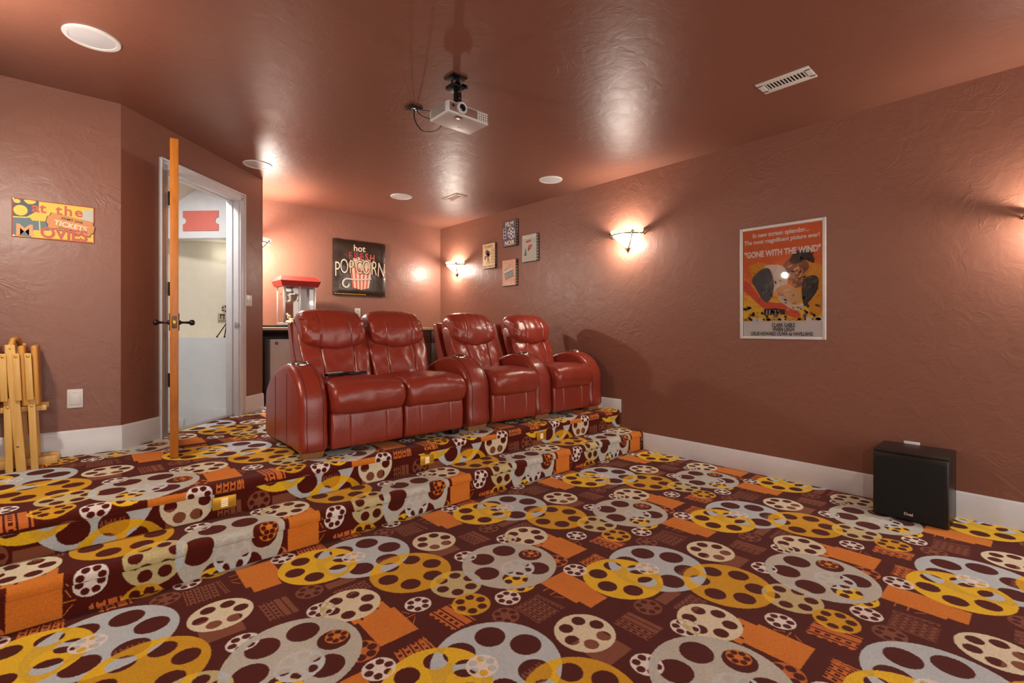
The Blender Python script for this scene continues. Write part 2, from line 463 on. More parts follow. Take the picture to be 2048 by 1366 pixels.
def carpet_mat():
    m, nt, bs = base_mat('reel_carpet')
    RG, BG = reel_group(), box_group()
    uv = nt.new('ShaderNodeTexCoord').outputs['UV']
    fz = nt.noise(uv, 150.0, 3.0, 0.7)
    j = nt.vec('SUBTRACT', fz.outputs['Color'], (0.5, 0.5, 0.5))
    sc = nt.new('ShaderNodeVectorMath', operation='SCALE'); nt.l.new(j, sc.inputs[0]); sc.inputs['Scale'].default_value = 0.013
    P = nt.vec('ADD', uv, sc.outputs[0])
    flat_ = nt.vec('MULTIPLY', P, (1, 1, 0))
    P = flat_
    def reel(x, y, r, h=0.235):
        nd = nt.new('ShaderNodeGroup'); nd.node_tree = RG
        nt.l.new(P, nd.inputs['P']); nd.inputs['C'].default_value = (x, y, 0); nd.inputs['R'].default_value = r; nd.inputs['H'].default_value = h
        return nd.outputs['Mask'], nd.outputs['Disc']
    def box(x, y, hx, hy, shear=0.0):
        nd = nt.new('ShaderNodeGroup'); nd.node_tree = BG
        nt.l.new(P, nd.inputs['P']); nd.inputs['C'].default_value = (x, y, 0); nd.inputs['S'].default_value = (hx, hy, 1); nd.inputs['Shear'].default_value = shear
        return nd.outputs['Mask'], nd.outputs['UV']
    def film(x, y, hx, hy, shear, pitch, cellh, perf):
        """strip fan: lengthwise gaps, with square perforations on the first strips"""
        mk, uvv = box(x, y, hx, hy, shear)
        s = nt.new('ShaderNodeSeparateXYZ'); nt.l.new(uvv, s.inputs[0])
        fu = nt.math('FRACT', nt.math('MULTIPLY_ADD', s.outputs[0], 1/pitch, 50.0))
        fv = nt.math('FRACT', nt.math('MULTIPLY_ADD', s.outputs[1], 1/cellh, 50.0))
        gap = nt.math('LESS_THAN', fu, 0.20)
        hu = nt.math('LESS_THAN', nt.math('ABSOLUTE', nt.math('SUBTRACT', fu, 0.6)), 0.20)
        hv = nt.math('LESS_THAN', nt.math('ABSOLUTE', nt.math('SUBTRACT', fv, 0.5)), 0.27)
        side = nt.math('LESS_THAN', s.outputs[0], perf) if perf is not None else None
        ho = nt.math('MULTIPLY', hu, hv)
        if side is not None: ho = nt.math('MULTIPLY', ho, side)
        cut = nt.math('MAXIMUM', gap, ho)
        return nt.math('MULTIPLY', mk, nt.math('SUBTRACT', 1.0, cut))
    MX = nt.mix
    maroon = srgb(82, 23, 14); brown = srgb(130, 76, 54); orange = srgb(210, 122, 44); orange2 = srgb(198, 108, 48)
    greyA = srgb(190, 186, 174); greyB = srgb(188, 196, 200); yel = srgb(232, 186, 38); ochre = srgb(208, 154, 32)
    cream = srgb(220, 208, 178); khaki = srgb(196, 180, 130); white = srgb(228, 216, 208); light = srgb(200, 206, 206)
    col = maroon
    # film strips, boxes and reels in brown
    for (x, y, hx, hy, sh, p, c, pf) in ((1.468, 1.49, 0.068, 0.08, 0.0, 0.030, 0.030, 0.5), (1.552, 1.495, 0.013, 0.078, 0.1, 0.026, 0.024, None),
                                         (1.695, 1.133, 0.062, 0.082, 0.05, 0.031, 0.030, 0.0)):
        col = MX(film(x, y, hx, hy, sh, p, c, pf), col, brown)
    for (x, y, hx, hy) in ((1.48, 1.15, 0.078, 0.088), (1.985, 1.165, 0.07, 0.03)):
        col = MX(box(x, y, hx, hy)[0], col, brown)
    col = MX(film(2.0, 1.065, 0.08, 0.045, 0.0, 0.030, 0.030, None), col, brown)
    for (x, y, r) in ((1.338, 1.545, 0.060), (1.845, 1.18, 0.062)):
        a, b = reel(x, y, r, 0.2); col = MX(a, col, brown)
    col = MX(film(2.26, 1.20, 0.05, 0.05, 0.1, 0.035, 0.03, None), col, brown)
    # orange film strips
    for (x, y, hx, hy, sh, p, c, pf) in ((2.225, 1.69, 0.058, 0.085, 0.10, 0.040, 0.034, -0.005), (1.99, 1.60, 0.066, 0.05, -0.1, 0.034, 0.030, None), (2.052, 1.60, 0.018, 0.055, 0.0, 0.036, 0.032, 0.5)):
        col = MX(film(x, y, hx, hy, sh, p, c, pf), col, orange2)
    # orange projector silhouettes
    for (x, y, hx, hy, sh) in ((1.995, 1.815, 0.085, 0.105, 0.0), (2.043, 1.95, 0.020, 0.045, 0.0), (1.985, 1.93, 0.045, 0.022, 0.0), (1.912, 1.93, 0.02, 0.022, 0.0),
                               (1.715, 1.52, 0.085, 0.115, 0.0), (1.712, 1.375, 0.062, 0.035, 0.0), (1.655, 1.44, 0.018, 0.03, 0.0),
                               (2.095, 1.845, 0.004, 0.02, 0.5), (2.10, 1.81, 0.022, 0.004, 0.0), (2.095, 1.775, 0.004, 0.02, -0.8),
                               (1.612, 1.575, 0.02, 0.004, 0.0), (1.615, 1.53, 0.022, 0.004, 0.0), (1.61, 1.49, 0.004, 0.02, 0.8)):
        col = MX(box(x, y, hx, hy, sh)[0], col, orange)
    a, b = reel(1.850, 1.735, 0.064, 0.26); col = MX(a, col, orange2)
    # small white reel half under grey
    s5, s5d = reel(1.525, 2.090, 0.061); col = MX(s5, col, white)
    A, Ad = reel(1.647, 1.874, 0.244, 0.247)
    s6, _ = reel(1.831, 2.108, 0.060); col = MX(s6, col, white)
    C2, C2d = reel(1.944, 2.062, 0.129, 0.215); col = MX(C2, col, cream)
    col = MX(nt.math('MULTIPLY', C2, s6), col, khaki)
    B, Bd = reel(2.190, 1.353, 0.241, 0.245); col = MX(B, col, greyB)
    col = MX(A, col, greyA)
    col = MX(nt.math('MULTIPLY', nt.math('MULTIPLY', s5, 0.55), A), col, greyB)
    # little orange reel inside a hole
    oh, ohd = reel(1.812, 1.885, 0.046, 0.24)
    col = MX(nt.math('MULTIPLY', oh, nt.math('SUBTRACT', 1.0, A)), col, orange)
    # bright yellow and ochre
    Yb, Ybd = reel(1.968, 1.402, 0.193, 0.225); col = MX(Yb, col, yel)
    col = MX(nt.math('MULTIPLY', nt.math('MULTIPLY', Yb, B), 0.55), col, srgb(206, 166, 60))
    inB = nt.math('MULTIPLY', nt.math('SUBTRACT', Ybd, Yb, clamp=True), B)
    Yo, Yod = reel(1.226, 2.143, 0.201, 0.225); col = MX(Yo, col, ochre)
    C1, _ = reel(1.501, 1.250, 0.124, 0.22); col = MX(C1, col, cream)
    K, _ = reel(2.393, 1.896, 0.124, 0.212); col = MX(K, col, khaki)
    col = MX(nt.math('MULTIPLY', K, Yo), col, yel)
    col = MX(nt.math('MULTIPLY', K, A), col, greyB)
    col = MX(nt.math('MULTIPLY', Yo, B), col, yel)
    # light reel and yellow reel over the big grey
    y4, _ = reel(1.553, 1.700, 0.082, 0.215); col = MX(nt.math('MULTIPLY', y4, nt.math('SUBTRACT', 1.0, A)), col, yel)
    L, _ = reel(1.648, 1.812, 0.088, 0.21); col = MX(nt.math('MULTIPLY', L, nt.math('MULTIPLY_ADD', A, -0.45, 1.0)), col, light)
    Y3, _ = reel(2.344, 1.712, 0.087, 0.215); col = MX(Y3, col, ochre)
    fo = film(2.225, 1.69, 0.058, 0.085, 0.10, 0.040, 0.034, -0.005)
    col = MX(nt.math('MULTIPLY', fo, Y3), col, yel)
    for (x, y, r) in ((1.434, 1.642, 0.060), (2.167, 1.866, 0.060), (1.853, 1.604, 0.062), (2.139, 1.371, 0.061)):
        s, _ = reel(x, y, r, 0.225); col = MX(s, col, white)
    # pile: speckle and soft nap
    sp = nt.noise(uv, 300.0, 3.0, 0.8); nap = nt.noise(uv, 9.0, 3.0, 0.6); md = nt.noise(uv, 95.0, 3.0, 0.65)
    v = nt.math('MULTIPLY_ADD', sp.outputs[0], 1.5, 0.45)
    v = nt.math('MULTIPLY', v, nt.math('MULTIPLY_ADD', nap.outputs[0], 0.22, 0.89))
    v = nt.math('MULTIPLY', v, nt.math('MULTIPLY_ADD', md.outputs[0], 0.55, 0.73))
    cs = nt.new('ShaderNodeVectorMath', operation='SCALE'); nt.put(cs.inputs[0], col); nt.l.new(v, cs.inputs['Scale'])
    nt.l.new(cs.outputs[0], bs.inputs['Base Color'])
    bs.inputs['Roughness'].default_value = 0.95; bs.inputs['Specular IOR Level'].default_value = 0.12
    bs.inputs['Sheen Weight'].default_value = 0.08
    h = nt.math('ADD', nt.math('MULTIPLY', sp.outputs[0], 0.004), nt.math('MULTIPLY', md.outputs[0], 0.004))
    nt.l.new(nt.bump(h, 0.7, 1.0), bs.inputs['Normal'])
    return m
m_carpet = carpet_mat()

# ------------------------------------------------------------------ setting
def struct(mb, name, mats, **kw):
    o = mb.build(name, mats, **kw); o['kind'] = 'structure'; return o

# carpeted floor: lower level, two steps and raised platform, each carpet piece with its own UV run
me = bpy.data.meshes.new('floor')
bm = bmesh.new(); uvl = bm.loops.layers.uv.new('UVMap')
X0, X1 = XL-0.02, XW+0.02
def run(pts, du, smooth=True):
    """pts: (y, z, v)"""
    rows = [(bm.verts.new((X0, y, z)), bm.verts.new((X1, y, z)), v) for y, z, v in pts]
    for r0, r1 in zip(rows, rows[1:]):
        f = bm.faces.new((r0[0], r0[1], r1[1], r1[0])); f.smooth = smooth
        for lp in f.loops: lp[uvl].uv = (lp.vert.co.x+du, r0[2] if lp.vert in r0[:2] else r1[2])
def lip(y, z0, vtop):
    """rolled nosing, from the tread edge down to the seam; v measured back from vtop"""
    r = 0.034; pts = []
    yf = y-0.006
    for k in range(7):
        a = PI/2*(1-k/6); pts.append((yf+r-r*math.cos(a), z0+RIS-r+r*math.sin(a)))
    pts += [(yf, z0+RIS-r-0.014), (yf+0.004, z0+RIS-r-0.018), (yf+0.018, z0+RIS-r-0.018)]
    out = []; v = vtop
    for i, p in enumerate(pts):
        if i: v -= math.hypot(p[0]-pts[i-1][0], p[1]-pts[i-1][1])
        out.append((p[0], p[1], v))
    return list(reversed(out)), pts[0][0]
run([(-3.0, 0, -3.0), (0, 0, 0), (Y1+0.012, 0, Y1+0.012)], 0.0)
l1, ys1 = lip(Y1, 0.0, 1.918)
run([(Y1+0.012, 0, 1.749), (Y1+0.012, RIS-0.05, 1.749+RIS-0.05)], 0.018)
run(l1+[(Y2+0.012, RIS, 1.918+Y2+0.012-ys1)], 0.015)
l2, ys2 = lip(Y2, RIS, Y2+0.028+0.814)
run([(Y2+0.012, RIS, 0.959+RIS), (Y2+0.012, ZP-0.05, 0.959+ZP-0.05)], 0.025)
run(l2+[(YF, ZP, YF+0.814)], 0.328)
def lw(t, dpt): p = A0+U*t+W*dpt; return (p.x, p.y)
poly = [(X0, YF), (X1, YF), (X1, YB+0.02), (1.40, YB+0.02), (1.40, 5.62), lw(1.335, 0.0), lw(1.335, 0.07), lw(0.415, 0.07), lw(0.415, 0.0), (0.195, YF)]
f = bm.faces.new([bm.verts.new((x, y, ZP)) for x, y in poly[1:]])
for lp in f.loops: lp[uvl].uv = (lp.vert.co.x+0.328, lp.vert.co.y+0.814)
bm.to_mesh(me); bm.free(); me.materials.append(m_carpet); me.set_sharp_from_angle(angle=math.radians(60))
fl = bpy.data.objects.new('floor', me); COL.objects.link(fl); fl['kind'] = 'structure'

struct(MB().box(XL-0.12, XW+0.12, -3.0, YB+0.12, ZC, ZC+0.1), 'ceiling', m_ceil)
struct(MB().box(XW, XW+0.1, -3.0, YB+0.1, -0.05, ZC), 'wall_right', m_wall)
struct(MB().box(1.393, XW, YB, YB+0.1, -0.05, ZC), 'wall_back', m_wall)
struct(MB().box(XL-0.1, XL, -3.0, YF+0.1, -0.05, ZC), 'wall_left', m_wall)
struct(MB().prism([(XL, YF), (0.195, YF), (0.195-0.05, YF+0.12), (XL, YF+0.12)], -0.05, ZC), 'wall_left_rear', m_wall)
# 45 degree wall holding the door
mb = MB()
mb.box(0.0, 0.405, 0, 0.12, 0, ZC, M=M45); mb.box(1.345, LEN45, 0, 0.12, 0, ZC, M=M45); mb.box(0.405, 1.345, 0, 0.12, 2.49, ZC, M=M45)
struct(mb, 'wall_angled', m_wall)
struct(MB().box(1.393, 1.423, 5.60, YB, -0.05, ZC), 'wall_left_return', m_wall)

# baseboards
def baseprof(h):
    return [(0, 0), (0.016, 0), (0.016, h-0.035), (0.013, h-0.030), (0.013, h-0.018), (0.008, h-0.008), (0.004, h), (0, h)]
def baseboard(name, p0, p1, z, h):
    p0 = Vector((p0[0], p0[1], z)); p1 = Vector((p1[0], p1[1], z))
    d = (p1-p0); L = d.length; d.normalize(); nrm = Vector((d.y, -d.x, 0))
    M = Matrix(((d.x, nrm.x, 0, p0.x), (d.y, nrm.y, 0, p0.y), (0, 0, 1, p0.z), (0, 0, 0, 1)))
    mb = MB(); mb.prism([(o_, z_) for o_, z_ in baseprof(h)], 0, L, 'x', M=M)
    return struct(mb, name, m_trim)
baseboard('baseboard_right', (XW, Y1-0.005), (XW, -3.0), 0.0, 0.168)
baseboard('baseboard_right_platform', (XW, YB), (XW, 3.03), ZP-0.03, 0.138)
baseboard('baseboard_left_rear', (XL, YF), (0.200, YF), ZP, 0.170)
pA = A0; pB = A0+U*0.337
baseboard('baseboard_angled_left', (pA.x-0.002, pA.y-0.002), (pB.x, pB.y), ZP, 0.170)
pA = A0+U*1.413; pB = A0+U*LEN45
baseboard('baseboard_angled_right', (pA.x, pA.y), (pB.x, pB.y), ZP, 0.170)
baseboard('baseboard_back', (1.43, YB), (XW, YB), ZP, 0.14)
baseboard('baseboard_left', (XL, -3.0), (XL, Y1), 0, 0.168)

# door casing and jambs
def cas_prof(): return [(0, 0), (0.0, -0.012), (0.02, -0.018), (0.045, -0.016), (0.058, -0.022), (0.078, -0.022), (0.078, 0)]
mb = MB()
for t0, t1, z0, z1 in ((0.337, 0.415, ZP, 2.555), (1.335, 1.413, ZP, 2.555), (0.337, 1.413, 2.477, 2.555)):
    mb.box(t0, t1, -0.018, 0.0, z0, z1, 0.005, M=M45)
for t0, t1, z0, z1 in ((0.337, 0.352, ZP, 2.555), (1.398, 1.413, ZP, 2.555), (0.337, 1.413, 2.540, 2.555)):
    mb.box(t0, t1, -0.026, 0.0, z0, z1, 0.004, M=M45)
for t0, t1, z0, z1 in ((0.362, 0.372, ZP, 2.53), (1.376, 1.386, ZP, 2.53), (0.372, 1.376, 2.516, 2.526)):
    mb.box(t0, t1, -0.022, -0.015, z0, z1, 0.002, M=M45)
struct(mb, 'trim_1', m_trim)
mb = MB()
mb.box(0.405, 0.425, -0.002, 0.125, ZP, 2.49, 0.002, M=M45); mb.box(1.325, 1.345, -0.002, 0.125, ZP, 2.49, 0.002, M=M45)
mb.box(0.425, 1.325, -0.002, 0.125, 2.470, 2.49, 0.002, M=M45)
mb.box(0.425, 0.437, 0.055, 0.09, ZP, 2.47, 0.002, M=M45); mb.box(1.313, 1.325, 0.055, 0.09, ZP, 2.47, 0.002, M=M45); mb.box(0.425, 1.325, 0.055, 0.09, 2.456, 2.47, 0.002, M=M45)
struct(mb, 'trim_2', m_trim)
struct(MB().box(0.405, 1.345, 0.05, 0.125, ZP-0.03, ZP+0.006, 0.004, M=M45), 'trim_3', simple('threshold', srgb(150, 140, 132), 0.4, 0.3))
mb = MB(); mb.box(1.320, 1.326, 0.0, 0.035, 1.225, 1.285, 0.001, M=M45); mb.box(1.318, 1.345, -0.004, 0.002, 1.235, 1.275, 0.001, M=M45)
struct(mb, 'trim_4', m_steel)

# open door leaf (seen on edge), hinges, knobs
far = Vector((0.536, 4.655, 0)); near = Vector((0.441, 3.820, 0))
dd = (near-far).normalized(); dn = Vector((dd.y, -dd.x, 0)); DL = (near-far).length
door = bpy.data.objects.new('door_1', None); COL.objects.link(door)
door.location = (far.x, far.y, ZP); door['kind'] = 'structure'
door.rotation_euler = (0, 0, math.atan2(dd.y, dd.x))
DH = 2.097; TH = 0.0235
mb = MB(); mb.box(0, DL, -TH, TH, 0.008, DH, 0.002)
leaf = mb.build('door_leaf', m_door, door)
for s in (-1, 1):
    mb = MB(); mb.box(DL-0.095, DL-0.04, s*TH-0.005, s*TH+0.005, 0.838, 0.955, 0.003)
    pl = mb.build('handle_plate', m_darkbronze, door)
    mb = MB(); kx, kz = DL-0.067, 0.893; y0 = s*(TH+0.004)
    Mk = Matrix.Translation((kx, y0, kz)) @ Matrix.Rotation(-s*PI/2, 4, 'X')
    mb.lathe([(0.0, 0), (0.016, 0), (0.014, 0.008), (0.0075, 0.014), (0.0075, 0.04), (0.010, 0.046), (0.0075, 0.05), (0.011, 0.056), (0.018, 0.062), (0.020, 0.072), (0.017, 0.082), (0.009, 0.087), (0.0, 0.088)], 18, M=Mk)
    mb.build('door_knob', m_darkbronze if s > 0 else m_darkbronze, door)
mb = MB(); mb.box(DL-0.0005, DL+0.002, -0.0135, 0.0135, 0.855, 0.935, 0.001, 0); mb.box(DL+0.001, DL+0.011, -0.008, 0.008, 0.882, 0.906, 0.002, 1)
mb.build('latch_plate', [m_bronze, m_brass], door)
for z in (0.445, 1.168, 1.885):
    mb = MB()
    mb.box(0.437-0.012, 0.437-0.008, -0.001, 0.040, z+ZP-0.05, z+ZP+0.05, 0.001, M=M45)
    mb.box(0.410, 0.440, -0.030, -0.019, z+ZP-0.055, z+ZP+0.055, 0.001, M=M45)
    mb.tube([M45 @ Vector((0.440, -0.016, z+ZP-0.053)), M45 @ Vector((0.440, -0.016, z+ZP+0.053))], 0.0075, 10)
    h = mb.build('hinge', m_blackmetal); h.parent = door; h.matrix_parent_inverse = door.matrix_basis.inverted() if False else Matrix.Identity(4)
    # hinge verts are in world space: move them into door space
    inv = (Matrix.Translation(door.location) @ Matrix.Rotation(door.rotation_euler.z, 4, 'Z')).inverted()
    h.data.transform(inv)

# hallway seen through the doorway
TR = 1.645
mb = MB()
mb.box(TR, TR+0.14, 0.12, 1.75, 0.10, 1.126, M=M45); mb.box(TR, TR+0.14, 0.12, 1.75, 2.176, 2.75, M=M45)
mb.box(TR, TR+0.14, 0.12, 0.22, 1.126, 2.176, M=M45)
struct(mb, 'wall_hall', m_hall)
mb = MB()
nb = [(0.22, TR+0.28), (0.43, TR+0.46), (0.74, TR+0.34), (1.2, TR+0.22), (1.75, TR+0.20)]
for (a, b), (c, d) in zip(nb, nb[1:]):
    pts = [(b, a), (d, c), (d+0.02, c+0.01), (b+0.02, a)]
    mb.prism(pts, 1.0, 2.24, M=M45)
mb.prism([(TR+0.13, 0.22)]+[(b+0.01, a) for a, b in nb]+[(TR+0.13, 1.75)], 2.195, 2.215, M=M45)
mb.prism([(TR+0.13, 0.22)]+[(b+0.01, a) for a, b in nb]+[(TR+0.13, 1.75)], 1.08, 1.126, M=M45)
struct(mb, 'wall_hall_niche', m_cream)
mb = MB(); mb.box(0.10, TR, 0.12, 1.9, 0.10, 0.183, M=M45); struct(mb, 'floor_hall', simple('hall_floor', srgb(190, 180, 168), 0.7))
mb = MB(); mb.box(0.10, TR+0.3, 1.75, 1.80, 0.10, 2.78, M=M45); mb.box(0.06, 0.10, 0.12, 1.80, 0.10, 2.78, M=M45)
struct(mb, 'wall_hall_end', m_hall)
mb = MB()
zs = lambda m_: 2.684-0.63*(m_-0.677)
mb.add([(0.10, 0.5, zs(0.5)), (TR, 0.5, zs(0.5)), (TR, 1.75, zs(1.75)), (0.10, 1.75, zs(1.75)),
        (0.10, 0.5, zs(0.5)+0.03), (TR, 0.5, zs(0.5)+0.03), (TR, 1.75, zs(1.75)+0.03), (0.10, 1.75, zs(1.75)+0.03)],
       [[0, 1, 2, 3], [4, 7, 6, 5], [0, 4, 5, 1], [1, 5, 6, 2], [2, 6, 7, 3], [3, 7, 4, 0]], M=M45)
struct(mb, 'ceiling_hall', m_cream)
mb = MB(); mb.box(TR-0.016, TR, 0.12, 0.49, 0.183, 0.38, 0.004, M=M45); mb.box(TR-0.016, TR, 0.80, 1.4, 0.183, 0.27, 0.003, M=M45)
struct(mb, 'baseboard_hall', m_trim)
# ticket sign (red stub with half-round notches)
def tick(w, h, r, n=10):
    p = [(-w, -h), (w, -h)]
    p += [(w-r*math.cos(-PI/2+PI*k/n), r*math.sin(-PI/2+PI*k/n)) for k in range(n+1)]
    p += [(w, h), (-w, h)]
    p += [(-w+r*math.cos(PI/2-PI*k/n), r*math.sin(PI/2-PI*k/n)) for k in range(n+1)]
    return p
c = A0+U*(TR-0.001)+W*0.615
mb = MB(); mb.prism(tick(0.195, 0.105, 0.036), -0.008, 0.0, 'y')
o = mb.build('ticket_sign', m_ticket, None, (c.x, c.y, 2.357), math.radians(-45))
tag(o, 'red blank ticket-shaped sign above the hallway counter opening', 'sign')
# recessed lamp over the counter
c = A0+U*(TR+0.36)+W*0.41
t = thing('recessed_light', 'lit round recessed light in the ceiling above the hallway counter', 'ceiling light', (c.x, c.y, 2.195))
mb = MB(); mb.lathe([(0.055, -0.004), (0.075, -0.004), (0.078, 0.0)], 28); mb.build('trim_ring', m_white, t)
mb = MB(); mb.disc((0, 0, -0.004), 0.056); mb.build('lens', m_niche_lamp, t)

# ------------------------------------------------------------------ old movie camera on the counter
c = A0+U*(TR+0.07)+W*0.395
t = thing('movie_camera_ornament', 'metal vintage movie camera ornament on tripod legs on the hallway counter', 'ornament', (c.x, c.y, 1.126), math.radians(-45))
mb = MB(); mb.box(-0.068, 0.045, -0.03, 0.03, 0.155, 0.258, 0.004); mb.build('camera_body', m_antique, t)
mb = MB(); mb.box(0.045, 0.11, -0.026, 0.026, 0.155, 0.238, 0.003)
mb.tube([(0.078, -0.026, 0.20), (0.078, -0.035, 0.20)], 0.02, 16); mb.build('lens_hood', m_darkbronze, t)
for x, r, z in ((0.0, 0.042, 0.305), (0.085, 0.034, 0.285)):
    mb = MB()
    Mr = Matrix.Translation((x, 0, z)) @ Matrix.Rotation(PI/2, 4, 'X')
    mb.lathe([(0.0, 0.012), (r*0.25, 0.012), (r, 0.010), (r+0.004, 0.0), (r, -0.010), (0, -0.012)], 24, M=Mr)
    for k in range(5):
        a = 2*PI*k/5; mb.tube([(x+0.6*r*math.cos(a), -0.014, z+0.6*r*math.sin(a)), (x+0.6*r*math.cos(a), -0.011, z+0.6*r*math.sin(a))], r*0.2, 10, mi=1)
    mb.build('film_reel', [m_antique, m_black], t)
mb = MB(); mb.box(-0.035, -0.028, -0.033, -0.029, 0.20, 0.245, 0, 0); mb.box(0.0, 0.008, -0.033, -0.029, 0.19, 0.245, 0, 0); mb.box(-0.04, 0.015, -0.033, -0.029, 0.235, 0.247, 0, 0)
for k in range(4): mb.tube([(-0.045+0.022*k, -0.034, 0.178), (-0.045+0.022*k, -0.029, 0.178)], 0.004, 8)
mb.build('fittings', m_black, t)
for px, py in ((-0.08, -0.02), (0.02, -0.045), (0.105, 0.02)):
    mb = MB(); mb.tube([(0.015, 0, 0.157), (px, py, 0.008)], 0.0055, 8); mb.tube([(px, py, 0.016), (px, py, 0.0)], 0.009, 8)
    mb.build('leg', m_darkbronze, t)

# ------------------------------------------------------------------ wall sconces
def half_ring(rx, ry, z0, z1, r_in, a0=PI, a1=2*PI): pass
HW, DP = 0.172, 0.165   # half width, projection
def make_sconce(label, loc, rotz):
    t = thing('wall_sconce', label, 'wall lamp', loc, rotz, None)
    mb = MB()
    prof_ = []
    for k in range(13):
        q = k/12.0; prof_.append((max(0.03, 0.93*q**0.78), -0.128*(1-q)))
    inner = [(r*0.95, z+0.006) for r, z in reversed(prof_)]
    mb.lathe(prof_+inner, 24, PI, 2*PI, sx=HW, sy=DP)
    mb.build('glass_bowl', m_bowl, t)
    mb = MB(); mb.lathe([(0.925, -0.004), (0.99, 0.004), (1.07, 0.030), (1.08, 0.042), (1.02, 0.046), (0.93, 0.014), (0.92, 0.0)], 24, PI, 2*PI, sx=HW, sy=DP)
    mb.build('rim_band', m_bowlrim, t)
    # bronze strap work
    mb = MB()
    pth = [(HW*0.985*math.cos(a), DP*0.985*math.sin(a)-0.004, -0.004) for a in [PI+PI*k/20 for k in range(2, 19)]]
    mb.tube(pth, 0.006, 8)
    for s in (-1, 1):
        ap = math.radians(270+s*47)
        rib = []
        for k in range(12):
            q = 1-k/11.0
            r = max(0.05, 0.96*q**0.78+0.03)
            rib.append((HW*r*math.cos(ap), DP*r*math.sin(ap), -0.132*(1-q)-0.002))
        mb.tube(rib, 0.0075, 8)
        # scroll at the top of the rib
        x0, y0 = HW*1.0*math.cos(ap), DP*1.0*math.sin(ap)-0.006
        sc = []
        for k in range(16):
            th = 2*PI*k/13; rr_ = 0.016*(1-k/20)
            sc.append((x0+s*(0.008+rr_*math.sin(th)), y0-0.006, 0.008+rr_*math.cos(th)))
        mb.tube(sc, 0.004, 8)
        # arm from the strap to the wall with a curled end
        arm = [(s*HW*0.98, -0.05, -0.004), (s*(HW+0.012), -0.03, -0.002), (s*(HW+0.022), -0.012, 0.0), (s*(HW+0.026), -0.004, -0.008), (s*(HW+0.02), -0.004, -0.016)]
        mb.tube(arm, 0.005, 8)
    mb.build('bracket', m_bronze, t)
    mb = MB(); Mf = Matrix.Translation((0, -0.018, -0.145))
    mb.lathe([(0.0, -0.022), (0.006, -0.018), (0.010, -0.008), (0.016, 0.0), (0.022, 0.014), (0.020, 0.018), (0.0, 0.02)], 14, M=Mf)
    mb.build('finial', m_bronze, t)
    L = bpy.data.lights.new('sconce_bulb', 'POINT'); L.energy = BULB; L.color = (1.0, 0.94, 0.84); L.shadow_soft_size = 0.05
    lo = bpy.data.objects.new('bulb', L); COL.objects.link(lo); lo.parent = t; lo.location = (0, -0.095, -0.048)
    return t
BULB = 52.0
sc = make_sconce('lit glass bowl wall sconce between the four small plaques and the tall movie poster', (XW, 2.944, 2.19), -PI/2)
dup(sc, (XW, 6.011, 2.18), -PI/2, 'lit glass bowl wall sconce beside the back corner of the room')
dup(sc, (XW, -0.075, 1.895), -PI/2, 'wall sconce cut off by the right edge of the photo')
rs = dup(sc, (1.423, 5.97, 2.185), PI/2, 'wall sconce peeking out past the door wall corner above the popcorn machine')
for ch in rs.children:
    if ch.type == 'LIGHT': ch.data = ch.data.copy(); ch.data.energy = 165.0; ch.data.shadow_soft_size = 0.04   # brighter bulb in this one
dup(sc, (XL, 3.05, 2.185), PI/2, 'wall sconce on the left wall, seen only as a reflection in the poster glass')
dup(sc, (XL, -0.9, 1.895), PI/2, 'unseen wall sconce added for fill light on the left wall behind the camera')  # assumed counterpart of the right-wall sconces, never in view, added as fill light
for o in list(COL.objects):
    if o.name.startswith('wall_sconce'):
        o['group'] = 'glass bowl wall sconces'
        if o.location.x < 0:
            for ch in o.children:
                if ch.type == 'LIGHT': ch.data = ch.data.copy(); ch.data.energy = 95.0

# ------------------------------------------------------------------ ceiling fittings
def ceiling_speaker(x, y, r, label):
    t = thing('ceiling_speaker', label, 'ceiling speaker', (x, y, ZC), 0, 'round in-ceiling speakers')
    mb = MB(); mb.lathe([(r*0.80, -0.004), (r*0.82, -0.009), (r*0.97, -0.009), (r, -0.004), (r, 0.0)], 48); mb.build('rim', m_white, t)
    mb = MB(); mb.lathe([(0.0, -0.0075), (r*0.5, -0.007), (r*0.81, -0.005), (r*0.81, 0.0)], 48); mb.build('grille', m_grille, t)
ceiling_speaker(0.034, 3.488, 0.125, 'largest round white ceiling speaker, at the upper left of the photo')
ceiling_speaker(1.253, 5.111, 0.128, 'round white ceiling speaker near the top of the doorway')
ceiling_speaker(2.843, 5.195, 0.128, 'round white ceiling speaker above the back wall popcorn sign')
ceiling_speaker(3.712, 3.556, 0.124, 'round white ceiling speaker near the right wall above the plaques')
# supply grilles
t = thing('ceiling_vent', 'white slotted air vent on the ceiling near the right wall', 'air vent', (3.352, 1.138, ZC), 0, 'ceiling air vents')
mb = MB(); mb.box(-0.088, -0.042, -0.155, 0.155, -0.008, 0, 0.003); mb.box(0.042, 0.088, -0.155, 0.155, -0.008, 0, 0.003)
mb.box(-0.06, 0.06, -0.155, -0.118, -0.008, 0, 0.003); mb.box(-0.06, 0.06, 0.118, 0.155, -0.008, 0, 0.003); mb.build('frame', m_vent, t)
mb = MB(); mb.box(-0.045, 0.045, -0.12, 0.12, -0.0015, 0); mb.build('duct', m_dark, t)
mb = MB()
for k in range(12):
    y = -0.108+0.0197*k
    mb.box(-0.044, 0.044, y-0.004, y+0.003, -0.0050, -0.0018, 0.001)
mb.build('louvers', m_vent, t)
t = thing('ceiling_vent', 'small flush air vent on the ceiling between two round speakers', 'air vent', (3.340, 4.805, ZC), 0, 'ceiling air vents')
mb = MB(); mb.box(-0.083, -0.045, -0.157, 0.157, -0.007, 0, 0.003); mb.box(0.045, 0.083, -0.157, 0.157, -0.007, 0, 0.003)
